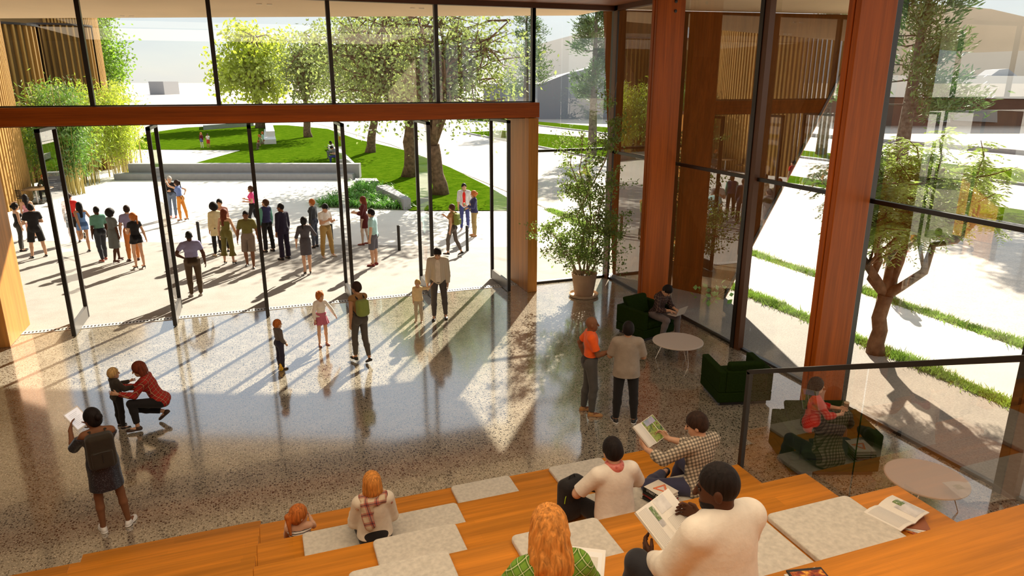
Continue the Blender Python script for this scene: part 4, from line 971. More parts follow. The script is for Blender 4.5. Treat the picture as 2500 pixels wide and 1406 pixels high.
def stripes(name, c1, c2, s, ax=2, th=.5):
    nme = 'stripe_' + name
    if nme in MATS: return MATS[nme]
    m, n, l, b = nm(nme); v = coords(n, l); sx = n.new('ShaderNodeSeparateXYZ'); l.new(v, sx.inputs[0]); a = n.new('ShaderNodeMath'); a.operation = 'MULTIPLY'; a.inputs[1].default_value = s; l.new(sx.outputs[ax], a.inputs[0])
    f = n.new('ShaderNodeMath'); f.operation = 'FRACT'; l.new(a.outputs[0], f.inputs[0]); g = n.new('ShaderNodeMath'); g.operation = 'LESS_THAN'; g.inputs[1].default_value = th; l.new(f.outputs[0], g.inputs[0]); x = n.new('ShaderNodeMixRGB'); x.inputs[1].default_value = (*c1, 1); x.inputs[2].default_value = (*c2, 1)
    l.new(g.outputs[0], x.inputs[0]); l.new(x.outputs[0], b.inputs['Base Color']); b.inputs['Roughness'].default_value = .85; MATS[nme] = m; return m

def person(loc, va, label, h=1.75, fem=False, skin='light', hair='dark', style='short', top=None, bot=None, shoe=None, lean=0., twist=0., hy=0., hp=0., aL=None, aR=None, lL=None, lR=None, az=None,
           cell=.012, anchor='feet', head=1., fat=1., face=True, curl=.35, heels=False, collar=None, grp=None, z0=None, extra=None, sole=None, beard=None):
    """va: degrees anticlockwise from facing away from the camera; az: absolute facing azimuth. arms: dict(u=dir,f=dir) or dict(t=target,p=pole); legs: dict(t=thigh dir,s=shin dir). x out of the body's right side is +, for either side given outwards."""
    s = h / 1.75; W = (.92 if fem else 1.0) * fat; c = cell
    rz = (math.radians(az - 90) if az is not None else vfacing(loc, va))
    Rt = _rot('z', math.radians(twist)) @ _rot('x', -math.radians(lean))
    T = lambda x, y, z: Rt @ (np.array([x, y, z]) * s)
    Rh = Rt @ _rot('z', math.radians(hy)) @ _rot('x', -math.radians(hp))
    L = dict(ul=.285, fl=.25, tl=.43, sl=.425)
    sw = (.155 if fem else .172) * fat
    J = {}
    for sd, sg in (('L', -1), ('R', 1)):
        S = T(sg * sw, -.01, .428); a = (aL if sd == 'L' else aR) or dict(u=(.13, 0, -1), f=(.05, .14, -1))
        if 't' in a:
            tt = np.array(a['t'], float) * s; tt[0] *= sg; pl = np.array(a.get('p', (.6, -.5, -.6)), float); pl[0] *= sg; E, Wr = ik(S, tt, L['ul'] * s, L['fl'] * s, pl)
        else:
            u = nrm_(a['u']); f = nrm_(a['f']); u = u * [sg, 1, 1]; f = f * [sg, 1, 1]; E = S + u * L['ul'] * s; Wr = E + f * L['fl'] * s
        hd = nrm_(np.array(a['h'], float) * [sg, 1, 1]) if 'h' in a else nrm_(Wr - E)
        pn = np.array(a.get('n', (-1, 0, 0)), float) * [sg, 1, 1]
        hipp = np.array([sg * .092 * W, 0, -.03]) * s; l = (lL if sd == 'L' else lR) or dict(t=(.05, .01, -1), s=(.02, -.03, -1))
        t_ = nrm_(l['t']) * [sg, 1, 1]; s_ = nrm_(l['s']) * [sg, 1, 1]; K = hipp + t_ * L['tl'] * s; A = K + s_ * L['sl'] * s
        ff = nrm_(np.array(l.get('f', (.12, 1, 0)), float) * [sg, 1, 1]); J[sd] = (S, E, Wr, hd, pn, hipp, K, A, ff)
    fz = min(J[q][7][2] - .075 * s - max(0, -J[q][8][2]) * .17 * s for q in 'LR')
    if heels: fz -= .05 * s
    off = -fz if anchor == 'feet' else (.115 * s)
    C0 = np.array([0, 0, off]) if True else 0
    pts = [C0 + p for q in 'LR' for p in (J[q][0], J[q][1], J[q][2] + J[q][3] * .2 * s, J[q][5], J[q][6], J[q][7] + J[q][8] * .2 * s, J[q][7])]
    nb = C0 + T(0, -.012, .50); hc = nb + Rh @ (np.array([0, .018, .125 + .03 * (head - 1)]) * s); pts += [hc, C0, nb]
    lo = np.min(pts, 0) - .17 * s; hi = np.max(pts, 0) + .17 * s * max(1, head); lo[2] = min(lo[2], -.02) if anchor == 'feet' else lo[2]
    def torso(F, inf=0., k=.03, clip=None, arms=None, neck=False):
        e = inf
        F.ell(C0 + T(0, 0, .02), np.array([.158 * W + (.012 if fem else 0), .112 * fat, .12]) * s + e, Rt, k, clip)
        F.ell(C0 + T(0, .005, .15), np.array([(.118 if fem else .138) * fat, .095 * fat, .15]) * s + e, Rt, k, clip)
        F.ell(C0 + T(0, 0, .33), np.array([(.138 if fem else .16) * fat, .105, .17]) * s + e, Rt, k, clip)
        F.cap(C0 + T(-sw * .72, -.012, .428), C0 + T(sw * .72, -.012, .428), .053 * s + e, .053 * s + e, .05 * s, clip)
        for g in (-1, 1): F.cap(C0 + T(g * .03, -.022, .475), C0 + T(g * sw * .8, -.015, .435), .036 * s + e, .045 * s + e, .04 * s, clip)
        if fem:
            for g in (-1, 1): F.ell(C0 + T(g * .065, .082, .335), np.array([.06, .05, .06]) * s + e, Rt, .03, clip)
        for g in (-1, 1): F.ell(C0 + T(g * .068, -.05, -.035), np.array([.085, .085, .095]) * s + e, Rt, k, clip)
    def leg(F, q, e=0., frac=2., k=.02, flare=0.):
        S, E, Wr, hd, pn, hp_, K, A, ff = J[q]; hp_, K, A = C0 + hp_, C0 + K, C0 + A; sc = W * s
        d1 = nrm_(K - hp_); d2 = nrm_(A - K)
        if frac <= 1: e1 = hp_ + (K - hp_) * frac; F.cap(hp_, e1, .086 * sc + e, (.086 - .028 * frac) * sc + e + flare, k, (e1, d1)); return
        F.cap(hp_, K, .086 * sc + e, .056 * sc + e, k)
        e2 = K + (A - K) * (frac - 1); M = K + (A - K) * .33 - np.cross(d2, np.cross(d2, nrm_([0, -1, .01]))) * 0 + np.array([0, -.012 * s, 0]) * (1 if d2[2] < -.5 else 0)
        if frac - 1 > .33:
            F.cap(K, M, .054 * sc + e, .055 * sc + e, k); r2 = .055 + (.034 - .055) * ((frac - 1.33) / .67); F.cap(M, e2, .055 * sc + e, r2 * sc + e + flare, k, (e2, d2))
        else: F.cap(K, e2, .054 * sc + e, .055 * sc + e + flare, k, (e2, d2))
    def arm(F, q, e=0., frac=2., k=.02, cuff=True):
        S, E, Wr = [C0 + J[q][i] for i in range(3)]; a = s * (.88 if fem else 1.) * (.5 + .5 * fat)
        d1 = nrm_(E - S); d2 = nrm_(Wr - E)
        if frac <= 1: p = S + (E - S) * frac; F.cap(S, p, .053 * a + e, (.053 - .012 * frac) * a + e * 1.4, .04 * s, (p, d1)); return
        F.cap(S, E, .053 * a + e, .042 * a + e, .035 * s); p = E + (Wr - E) * (frac - 1); M = E + (Wr - E) * .3
        if frac > 1.3: F.cap(E, M, .041 * a + e, .042 * a + e, k); F.cap(M, p, .042 * a + e, (.042 - .016 * (frac - 1.3) / .7) * a + e, k, (p, d2))
        else: F.cap(E, p, .041 * a + e, .042 * a + e, k, (p, d2))
    # ---- body
    F = Field(lo, hi, c); torso(F)
    F.cap(C0 + T(0, -.02, .43), hc + Rh @ (np.array([0, -.015, -.05]) * s), .056 * s * (.88 if fem else 1), .052 * s * (.88 if fem else 1.05), .03 * s)
    hs = s * head * 1.05
    F.ell(hc + Rh @ (np.array([0, -.008, .022]) * hs), np.array([.074, .092, .098]) * hs, Rh, .02)
    F.ell(hc + Rh @ (np.array([0, .03, -.045]) * hs), np.array([.054 if fem else .058, .058, .066]) * hs, Rh, .03 * hs)
    F.ell(hc + Rh @ (np.array([0, .058, -.088]) * hs), np.array([.026, .024, .02]) * hs, Rh, .02 * hs)
    for g in (-1, 1):
        F.ell(hc + Rh @ (np.array([g * .03, .088, .006]) * hs), np.array([.016, .014, .011]) * hs, Rh, .012 * hs, sub=True)
        F.ell(hc + Rh @ (np.array([g * .077, -.008, -.012]) * hs), np.array([.010, .020, .031]) * hs, Rh, .006)
    F.cap(hc + Rh @ (np.array([0, .088, .012]) * hs), hc + Rh @ (np.array([0, .108, -.026]) * hs), .009 * hs, .013 * hs, .012)
    F.cap(hc + Rh @ (np.array([-.018, .084, -.062]) * hs), hc + Rh @ (np.array([.018, .084, -.062]) * hs), .008 * hs, .008 * hs, .008)
    for q, sg in (('L', -1), ('R', 1)):
        arm(F, q); S, E, Wr, hd, pn, hp_, K, A, ff = J[q]; Wr = C0 + Wr
        n_ = pn - hd * (pn @ hd); n_ = n_ / (np.linalg.norm(n_) + 1e-9); w = np.cross(hd, n_) * sg
        # thumb side: choose the side pointing forward / up
        if (w @ np.array([0, 1, .6])) < 0: w = -w
        cl = (aL if q == 'L' else aR) or {}; cl = cl.get('curl', curl); hh = s * (.9 if fem else 1)
        F.cap(Wr - hd * .01, Wr + hd * .03 * hh, .024 * hh, .024 * hh, .015)
        for o_ in (-.022, -.007, .009, .024): F.cap(Wr + hd * .02 * hh + w * o_ * .6 * hh, Wr + hd * .085 * hh + w * o_ * 1.15 * hh, .017 * hh, .0125 * hh, .008)
        for o_, ln in ((-.031, .78), (-.0105, .95), (.0105, 1.0), (.031, .93)):
            b0 = Wr + hd * .088 * hh + w * o_ * hh; d1 = nrm_(hd + n_ * cl * .6 + w * o_ * 2); b1 = b0 + d1 * .04 * ln * hh; d2 = nrm_(hd * (1 - cl * .6) + n_ * cl * 1.5); b2 = b1 + d2 * .04 * ln * hh
            F.cap(b0, b1, .0095 * hh, .0085 * hh, .003); F.cap(b1, b2, .0085 * hh, .0068 * hh, .003)
        b0 = Wr + hd * .03 * hh + w * .022 * hh; b1 = b0 + nrm_(hd * .7 + w * .75 + n_ * .35) * .045 * hh; b2 = b1 + nrm_(hd * .95 + w * .2 + n_ * .5) * .035 * hh
        F.cap(b0, b1, .014 * hh, .011 * hh, .008); F.cap(b1, b2, .011 * hh, .008 * hh, .004)
        leg(F, q); A = C0 + A; up = np.array([0, 0, 1.]) if abs(ff[2]) < .5 else nrm_(np.cross(np.cross(ff, [0, 0, 1]), ff) * 1)
        up = nrm_(up - ff * (up @ ff)); F.cap(A - up * .035 * s - ff * .02 * s, A - up * .04 * s + ff * .10 * s, .033 * s, .028 * s, .02); F.ell(A - up * .05 * s + ff * .14 * s, np.array([.036, .036, .02]) * s, None, .02)
    body = fobj(F, 'person', skinm(skin)); body.location = loc if z0 is None else (loc[0], loc[1], z0); body.rotation_euler = (0, 0, rz)
    tag(body, label, 'person', grp)
    if 'tight' in (style or ''): pass
    # ---- face details
    if face:
        for g in (-1, 1):
            m = MB(); m.lathe([(.001, -.006), (.005, -.004), (.006, 0), (.005, .004), (.001, .006)], 8); e = m.build('eye', plain('eye_dark', (.03, .02, .015), .2), body, smooth=True); e.scale = (hs * 1.25,) * 3; e.location = hc + Rh @ (np.array([g * .030, .080, .006]) * hs)
            m = MB(); a_ = Rh @ (np.array([g * .017, .091, .024]) * hs); b_ = Rh @ (np.array([g * .045, .080, .024]) * hs); m.tube([hc + a_, hc + b_], .0032 * hs, 5); m.build('eyebrow', hairm(hair if hair in HAIR else 'dark'), body)
        m = MB(); m.tube([hc + Rh @ (np.array([x, .0905 - abs(x) * .35, -.062]) * hs) for x in (-.022, -.010, 0, .010, .022)], [.001, .0042 * hs, .0046 * hs, .0042 * hs, .001], 6); m.build('mouth', plain('lip_' + skin, tuple(x * y for x, y in zip(SKIN[skin], (.85, .5, .5))), .4), body, smooth=True)
    # ---- hair
    H = lambda x, y, z: hc + Rh @ (np.array([x, y, z]) * hs)
    if style and style != 'bald':
        ext = .2 if style in ('long', 'wavy', 'ponytail', 'bob') else .1
        F = Field(hc - (.2 + ext) * hs - [0, 0, .45 * hs if style in ('long', 'wavy', 'ponytail') else 0], hc + .28 * hs, min(c, .009))
        tk = {'buzz': .004, 'short': .014, 'afro': .05, 'cap': .014}.get(style, .017)
        F.ell(H(0, -.012, .028), (np.array([.074, .092, .098]) + tk) * hs, Rh, .02)
        if style == 'afro': F.ell(H(0, -.02, .02), np.array([.125, .125, .12]) * hs, Rh, .03)
        if style in ('bob', 'long', 'wavy', 'ponytail', 'bun', 'pigtails', 'short'): F.ell(H(0, -.045, -.03 if style != 'short' else -.01), np.array([.078, .06, .075 if style != 'short' else .06]) * hs, Rh, .03)
        # open the face: remove what lies in front
        if style in ('bob', 'long', 'wavy'):
            zb = {'bob': -.10, 'long': -.33, 'wavy': -.34}[style]
            for g in (-1, 1): F.cap(H(g * .062, -.015, -.02), H(g * (.07 if style == 'bob' else .075), -.03, max(zb, -.16)), .036 * hs, .032 * hs, .02)
            if style == 'bob': F.ell(H(0, -.055, -.06), np.array([.085, .055, .06]) * hs, Rh, .03)
            else:
                ww = 1.0 if style == 'long' else 1.25; tb = H(0, -.07, -.12); F.cap(H(0, -.055, -.03), tb, .065 * hs * ww, .066 * hs * ww, .04); F.cap(tb, tb + np.array([0, -.025, zb + .12]) * hs, .062 * hs * ww, .045 * hs * ww, .03)
                if style == 'wavy':
                    for g in (-1, 1): F.cap(H(g * .04, -.06, -.1), H(g * .07, -.06, -.12) + np.array([g * .02, -.01, -.16]) * hs, .058 * hs, .04 * hs, .03)
        F.ell(H(0, .118, -.035), np.array([.075, .075, .088]) * hs, Rh, .012, sub=True)
        if style in ('short', 'buzz', 'cap', 'afro'):
            q = H(0, 0, -.028 if style != 'afro' else -.045); F.cut(q, Rh @ nrm_([0, .78, -1]))
        if style == 'ponytail': a_ = H(0, -.10, .045); F.cap(a_, H(0, -.135, .03), .028 * hs, .03 * hs, .01); F.cap(H(0, -.135, .03), H(0, -.12, -.05) + np.array([0, -.03, -.14]) * hs, .033 * hs, .014 * hs, .02)
        if style == 'bun': F.ell(H(0, -.125, .02), np.array([.045, .04, .045]) * hs, Rh, .008)
        if style == 'pigtails':
            for g in (-1, 1): F.ell(H(g * .075, -.02, .105), np.array([.028, .028, .028]) * hs, Rh, .006)
        if style == 'wavy' or (style in ('long', 'bob') and c < .009): F.noise(lambda p: np.sin(np.arctan2(p[..., 0] - hc[0], -(p[..., 1] - hc[1] - .02)) * (15 if style == 'wavy' else 22) + np.sin(p[..., 2] * 38) * (1.6 if style == 'wavy' else .3)), .0045 * hs if style == 'wavy' else .0022 * hs)
        hm = hairm(hair) if style != 'cap' else cloth('cap_black', (.012, .012, .013))
        fobj(F, 'hair' if style != 'cap' else 'cap', hm, body)
        if style == 'cap':
            m = MB(); m.v = [tuple(H(x, y, z_)) for x, y, z_ in ((-.065, .075, .05), (.065, .075, .05), (.05, .15, .035), (-.05, .15, .035), (-.065, .075, .042), (.065, .075, .042), (.05, .15, .029), (-.05, .15, .029))]; m.f = [(0, 1, 2, 3), (7, 6, 5, 4), (0, 4, 5, 1), (1, 5, 6, 2), (2, 6, 7, 3), (3, 7, 4, 0)]; m.build('cap_peak', hm, body)
    if beard:
        F = Field(hc - .16 * hs, hc + .16 * hs, min(c, .009)); F.ell(H(0, .03, -.052), np.array([.061, .064, .064]) * hs, Rh, .02); F.ell(H(0, .058, -.088), np.array([.03, .03, .024]) * hs, Rh, .02); F.cap(H(-.02, .095, -.062), H(.02, .095, -.062), .012 * hs, .012 * hs, .006, sub=True)
        F.cut(H(0, 0, -.036), Rh @ nrm_([0, .25, 1])); fobj(F, 'beard', hairm(beard), body)
    # ---- clothes
    def garment(spec, nme):
        kind = spec['k']; mt = spec['m']; e = spec.get('e', .012) * (1 if h > 1.3 else .8); F = Field(lo, hi, c)
        if kind == 'top':
            slv = spec.get('sl', .5); hem = spec.get('hem', -.14 if nme == 'dress' else -.06); nv = Rt @ np.array([0, 0, -1.]); hp0 = C0 + T(0, 0, hem); clip = (hp0, nv)
            torso(F, e, .03, clip)
            if spec.get('loose', 0): F.ecap(C0 + T(0, 0, .34), C0 + T(0, 0, hem - .05), (.15 * W + e) * s, (.165 * W + e + spec['loose']) * s, Rt, .72, .03, clip)
            for q in 'LR':
                if slv > 0: arm(F, q, e, slv)
            if spec.get('tank'):
                F.cut(C0 + T(0, 0, spec['tank']), Rt @ nrm_([0, 0, 1]))
                for g in (-1, 1): F.cap(C0 + T(g * .075, .09, spec['tank'] - .04), C0 + T(g * .075, -.01, .485), .016 * s, .016 * s, .01); F.cap(C0 + T(g * .075, -.01, .485), C0 + T(g * .06, -.09, spec['tank'] - .04), .016 * s, .016 * s, .01)
            elif spec.get('vneck', 1) and not spec.get('high'): F.cap(C0 + T(0, -.01, .47), C0 + T(0, .06, .52), .058 * s, .05 * s, .012, sub=True)
            if spec.get('high'): F.cap(C0 + T(0, -.015, .46), C0 + T(0, -.005, .515), .068 * s, .060 * s, .02, (C0 + T(0, 0, .52), Rt @ nrm_([0, 0, 1])))
            if spec.get('open'):
                F.ecap(C0 + T(0, .11, .47), C0 + T(0, .13, hem - .1), .03 * s, .05 * s, Rt, 1., .004) if False else F.cap(C0 + T(0, .15, .5), C0 + T(0, .155, hem - .05), .066 * s, .066 * s, .01, sub=True)
            if spec.get('noshirtfront'): pass
        elif kind == 'legs':
            fr = spec.get('fr', 1.97); wz = C0 + T(0, 0, spec.get('waist', .10)); clip = (wz, Rt @ np.array([0, 0, 1.]))
            F.ell(C0 + T(0, 0, .02), np.array([.158 * W + (.012 if fem else 0), .112 * fat, .12]) * s + e, Rt, .03, clip); F.ell(C0 + T(0, .005, .15), np.array([(.118 if fem else .138) * fat, .095 * fat, .15]) * s + e, Rt, .03, clip)
            for g in (-1, 1): F.ell(C0 + T(g * .068, -.05, -.035), np.array([.085, .085, .095]) * s + e, Rt, .03, clip)
            for q in 'LR': leg(F, q, e, fr, .025, spec.get('flare', 0.))
        elif kind == 'skirt':
            wz = C0 + T(0, 0, .12); clip = (wz, Rt @ np.array([0, 0, 1.])); a_ = C0 + T(0, -.022, .02); ln = spec.get('len', .42) * s; b_ = a_ + (nrm_((J['L'][6] + J['R'][6]) / 2 - 0) * ln if anchor != 'feet' or spec.get('follow') else np.array([0, 0, -ln]))
            F.ell(C0 + T(0, .005, .10), np.array([(.13 if fem else .138), .1, .12]) * s + e, Rt, .03, clip); dn = nrm_(b_ - a_); F.ecap(a_, b_ + dn * .08 * s, .165 * W * s + e, (.17 + spec.get('flare', .03)) * W * s + e, np.eye(3), .88, .03, (b_, dn))
            if spec.get('flare', 0) > .06: F.noise(lambda p: np.sin(np.arctan2(p[..., 0], p[..., 1]) * 11) * np.clip((a_[2] - p[..., 2]) / ln, 0, 1), .008)
        return fobj(F, nme, mt, body)
    for sp in (top if isinstance(top, list) else [top] if top else []): garment(sp, sp.get('name', 'shirt'))
    for sp in (bot if isinstance(bot, list) else [bot] if bot else []): garment(sp, sp.get('name', {'legs': 'trousers', 'skirt': 'skirt'}[sp['k']]))
    if collar:
        F = Field(nb - .16 * s, nb + .16 * s, min(c, .008)); 
        for i in range(14):
            a = 2 * math.pi * i / 14; p = C0 + T(.066 * math.sin(a), -.012 + .062 * math.cos(a), .485 + .006 * math.cos(a)); F.ell(p, np.array([.02, .02, collar.get('t', .018)]) * s * collar.get('w', 1), Rt, .02)
        fobj(F, collar.get('name', 'collar'), collar['m'], body)
    # ---- shoes
    if shoe:
        for q in 'LR':
            A = C0 + J[q][7]; ff = J[q][8]; up = np.array([0, 0, 1.]); up = nrm_(up - ff * (up @ ff)); sd_ = np.cross(ff, up); R = np.stack([sd_, ff, up], 1)
            F = Field(A - .24 * s, A + .26 * s, min(c, .008)); ft = .0; b_ = .074 * s
            if heels:
                F.cap(A - up * .04 * s - ff * .03 * s, A - up * .05 * s + ff * .02 * s, .028 * s, .024 * s, .015); tp = nrm_(ff - up * .45); tip = A - up * .105 * s + ff * .135 * s; F.cap(A - up * .05 * s + ff * .02 * s, tip, .024 * s, .022 * s, .02); F.cap(A - up * .06 * s - ff * .045 * s, A - up * .125 * s - ff * .045 * s, .012 * s, .006 * s, .01)
                fobj(F, 'shoe', shoe, body)
            else:
                F.ell(A - up * .045 * s - ff * .018 * s, np.array([.037, .05, .045]) * s, R, .02); F.ell(A - up * .052 * s + ff * .10 * s, np.array([.045, .088, .032]) * s, R, .03); F.cap(A - up * .02 * s, A - up * .04 * s, .036 * s, .036 * s, .02)
                F.cut(A - up * b_, -up); o = fobj(F, 'shoe', shoe, body)
                if sole is not None:
                    F = Field(A - .24 * s, A + .26 * s, min(c, .008)); F.ell(A - up * .068 * s - ff * .018 * s, np.array([.041, .056, .03]) * s, R, .02); F.ell(A - up * .068 * s + ff * .10 * s, np.array([.049, .094, .03]) * s, R, .03); F.cut(A - up * b_, -up); F.cut(A - up * .055 * s, up); fobj(F, 'sole', sole, o)
    body['_c'] = 1; del body['_c']
    return dict(o=body, J=J, C0=C0, hc=hc, Rh=Rh, Rt=Rt, s=s, T=lambda x, y, z: C0 + T(x, y, z))
def place_local(P, o, loc, R=None):
    """put a separate object where a body-local point is (its own top-level thing, in world space)"""
    M = Matrix.Translation(P['o'].location) @ Matrix.Rotation(P['o'].rotation_euler.z, 4, 'Z') @ Matrix.Translation(Vector(tuple(loc)))
    if R is not None: M = M @ R.to_4x4()
    o.location = M.to_translation(); o.rotation_euler = M.to_euler()
def backpack(P, label, mat, sz=(.15, .09, .22), strap=True, z=.27, pocket=True, mat2=None):
    s = P['s']; r = empty('backpack'); tag(r, label, 'backpack'); F = Field((-.24, -.28, -.34), (.24, .2, .34), .008)
    F.rbox((0, -.09, 0), np.array(sz) * s, .06 * s); F.ell((0, -.10, -.06), np.array([sz[0] * .95, sz[1] * 1.05, sz[2] * .7]) * s, None, .03); fobj(F, 'bag', mat, r)
    if pocket: F = Field((-.24, -.34, -.34), (.24, .1, .2), .008); F.rbox((0, -.175 * s, -.08 * s), np.array([sz[0] * .78, .035, sz[2] * .5]) * s, .03 * s); fobj(F, 'pocket', mat, r); m = MB(); m.tube([(-.09 * s, -.212 * s, .02 * s), (0, -.216 * s, .03 * s), (.09 * s, -.212 * s, .02 * s)], .003, 5); m.tube([(0, -.215 * s, .0), (0, -.216 * s, -.12 * s)], .0025, 5); m.build('zip', M_BLK, r)
    if strap:
        for g in (-1, 1):
            m = MB(); pts = [(g * .075 * s, -.06 * s, .19 * s), (g * .085 * s, .02 * s, .228 * s), (g * .095 * s, .10 * s, .18 * s), (g * .105 * s, .135 * s, .05 * s), (g * .125 * s, .09 * s, -.08 * s), (g * .13 * s, -.03 * s, -.14 * s)]
            for a, b in zip(pts[:-1], pts[1:]): m.bar(a, b, .034 * s if g else .03, .012, up=(0, 1, .3))
            m.build('strap', mat2 or mat, r)
    place_local(P, r, P['T'](0, -.085, z), Matrix(P['Rt'].tolist())); return r
def item_box(name, w, d, h, mat): o = MB().box(-w / 2, w / 2, -d / 2, d / 2, -h / 2, h / 2).build(name, mat, bevel=min(h, .01) * .3); return o
Q = lambda px, py: tuple(G(px, py))
T_ = lambda c, sl=.5, **k: dict(k='top', m=c, sl=sl, **k)
L_ = lambda c, fr=1.97, **k: dict(k='legs', m=c, fr=fr, **k)
S_ = lambda c, ln=.42, **k: dict(k='skirt', m=c, len=ln, **k)
BLK = cloth('black', (.018, .016, .016)); WHT = cloth('white', (.78, .74, .68)); NAVY = cloth('navy', (.035, .035, .10)); SBLK = plain('shoe_black', (.015, .013, .012), .5); SWHT = plain('shoe_white', (.75, .73, .7), .6)
JEAN = cloth('denim', (.085, .10, .14)); JEAND = cloth('denim_dark', (.045, .05, .06)); GREYC = cloth('grey', (.16, .16, .155)); LAV = cloth('lavender', (.27, .25, .42)); OLV = cloth('olive', (.17, .15, .04)); SKH = plain('shoe_tan', (.42, .22, .08), .6)
arm_d = dict(u=(.13, -.02, -1), f=(.04, .16, -1))
walkA = dict(t=(.02, .32, -1), s=(.0, .02, -1)); walkB = dict(t=(.02, -.18, -1), s=(0, -.52, -1), f=(.05, .9, -.45))
# ---------- outside, left to right
person(Q(58, 612), -75, 'person in black tank top and dark leggings stretching one arm over the head', 1.66, True, 'light', 'black', 'bun', T_(BLK, 0, tank=.40), L_(cloth('charcoal', (.06, .055, .05))), SBLK,
       aL=dict(u=(.3, 0, 1), f=(-.9, .1, .35)), aR=arm_d, lL=dict(t=(.05, .06, -1), s=(.0, -.03, -1)), lR=dict(t=(.05, -.12, -1), s=(0, -.1, -1)))
person(Q(97, 628), 10, 'person in black tee and black shorts from behind, beside the one stretching overhead', 1.80, False, 'light', 'black', 'short', T_(BLK, .6, e=.018, high=1), L_(BLK, .95, flare=.03, e=.016), SBLK, sole=SWHT,
       aL=dict(u=(.35, .15, -1), f=(-1.0, .9, .2)), aR=dict(u=(.3, .3, -1), f=(-1.1, .9, .1)), lL=dict(t=(.14, .02, -1), s=(.08, -.03, -1)), lR=dict(t=(.14, -.02, -1), s=(.08, -.03, -1)), face=False)
person(Q(80, 582), 5, 'person in a pink strappy dress from behind, in front of the cafe chairs', 1.65, True, 'light', 'black', 'long', [T_(cloth('pink', (.75, .35, .42)), 0, tank=.36, name='dress')], [S_(cloth('pink', (.75, .35, .42)), .4)], SBLK, aR=dict(u=(.25, .05, -1), f=(-.1, .5, -.8)), face=False)
cp = Vector((-9.75, 38.6, 0))
person((cp.x - .95, cp.y + .22, 0), 0, 'child in a pale blue shirt sitting at the round cafe table', 1.25, False, 'light', 'blonde', 'short', T_(cloth('pale_blue', (.45, .60, .72)), 1.9), L_(JEAN), SWHT, az=-10, anchor='seat', z0=.45, head=1.15, lL=dict(t=(.1, 1, -.05), s=(0, .1, -1)), lR=dict(t=(.1, 1, -.05), s=(0, .1, -1)), aL=dict(u=(.1, .7, -.8), f=(0, 1, .2)), aR=dict(u=(.1, .7, -.8), f=(0, 1, .2)))
person((cp.x + .22, cp.y + .95, 0), 0, 'red-haired person in a dark green jacket sitting at the round cafe table, chin on hand', 1.68, True, 'light', 'ginger', 'long', T_(cloth('dark_green', (.05, .06, .03)), 1.9), L_(BLK), SBLK, az=262, anchor='seat', z0=.45, lean=14, aL=dict(t=(.06, .28, .50)), aR=dict(u=(.2, .7, -.7), f=(-.6, .9, .1)), lL=dict(t=(.1, 1, -.05), s=(0, -.1, -1)), lR=dict(t=(.1, 1, -.05), s=(0, .1, -1)))
person(Q(186, 592), -10, 'person in a red tee and black shorts, half hidden by the first glass door', 1.80, False, 'light', 'dark', 'short', T_(cloth('red', (.70, .03, .025)), .55), L_(BLK, .9, flare=.02), SBLK, hy=-40, sole=SWHT)
person(Q(212, 615), 15, 'person in a blue playsuit standing on one leg, holding the other foot behind', 1.72, True, 'tan', 'black', 'long', T_(cloth('sky_blue', (.14, .27, .55)), 0, tank=.42, name='playsuit'), L_(cloth('sky_blue', (.14, .27, .55)), .35, flare=.02, name='playsuit'), SBLK, sole=SWHT,
       aL=dict(t=(.14, -.30, -.16), p=(.5, -.6, .4)), aR=dict(u=(.55, .1, -1), f=(.35, .2, -1)), lL=dict(t=(.02, .05, -1), s=(.0, -1, .55), f=(0, .1, -1)), lR=dict(t=(.0, .03, -1), s=(.02, -.04, -1)), face=False)
person(Q(255, 636), 25, 'person in a green tee and dark jeans walking beside the woman in grey', 1.80, False, 'dark', 'black', 'buzz', T_(cloth('sea_green', (.14, .33, .25)), .8, loose=.0), L_(JEAND), plain('shoe_red', (.45, .10, .06), .6), lL=dict(t=(.05, -.1, -1), s=(.02, -.3, -1)), lR=dict(t=(.03, .25, -1), s=(0, -.02, -1)), sole=SWHT, face=False)
person(Q(288, 640), -55, 'person in a loose grey dress with a rounded black afro', 1.70, True, 'dark', 'black', 'afro', T_(cloth('grey_dress', (.13, .14, .135)), .8, loose=.02, name='dress'), S_(cloth('grey_dress', (.13, .14, .135)), .52, flare=.02), plain('shoe_brown', (.09, .03, .02), .5), lL=walkA, lR=dict(t=(.02, -.15, -1), s=(0, -.25, -1)), heels=True, aL=dict(u=(.1, .3, -1), f=(-.6, 1, .1)))
person(Q(328, 636), 8, 'person in a lavender shirt and orange trousers seen from behind', 1.82, False, 'light', 'dark', 'short', T_(LAV, .6), L_(cloth('orange', (.58, .20, .05))), plain('shoe_dkbrown', (.08, .03, .02), .6), aL=dict(u=(.25, .05, -1), f=(.05, .1, -1)), face=False)
person(Q(343, 656), 30, 'person in a short black playsuit and heels with a long ginger ponytail', 1.72, True, 'light', 'ginger', 'ponytail', T_(BLK, .4, name='playsuit'), L_(BLK, .35, flare=.035, name='playsuit'), SBLK, heels=True, lL=dict(t=(.03, .12, -1), s=(0, -.05, -1)), lR=dict(t=(.02, -.06, -1), s=(.0, -.12, -1)), aL=dict(u=(.2, .2, -1), f=(-.3, .8, .1)), aR=dict(u=(.3, -.1, -1), f=(.3, .1, -1)), hy=20, face=False)
person(Q(425, 530), 170, 'grey-haired person in a black jacket and blue jeans facing the doors', 1.76, False, 'light', 'grey', 'short', T_(BLK, 1.9, hem=-.12), L_(cloth('denim_light', (.13, .17, .24))), plain('shoe_red2', (.5, .09, .06), .6), lean=-6, lL=dict(t=(.02, .12, -1), s=(0, .1, -1)), lR=dict(t=(.02, .0, -1), s=(.0, .12, -1)), aR=dict(u=(.2, .1, -1), f=(-.7, .8, .1)))
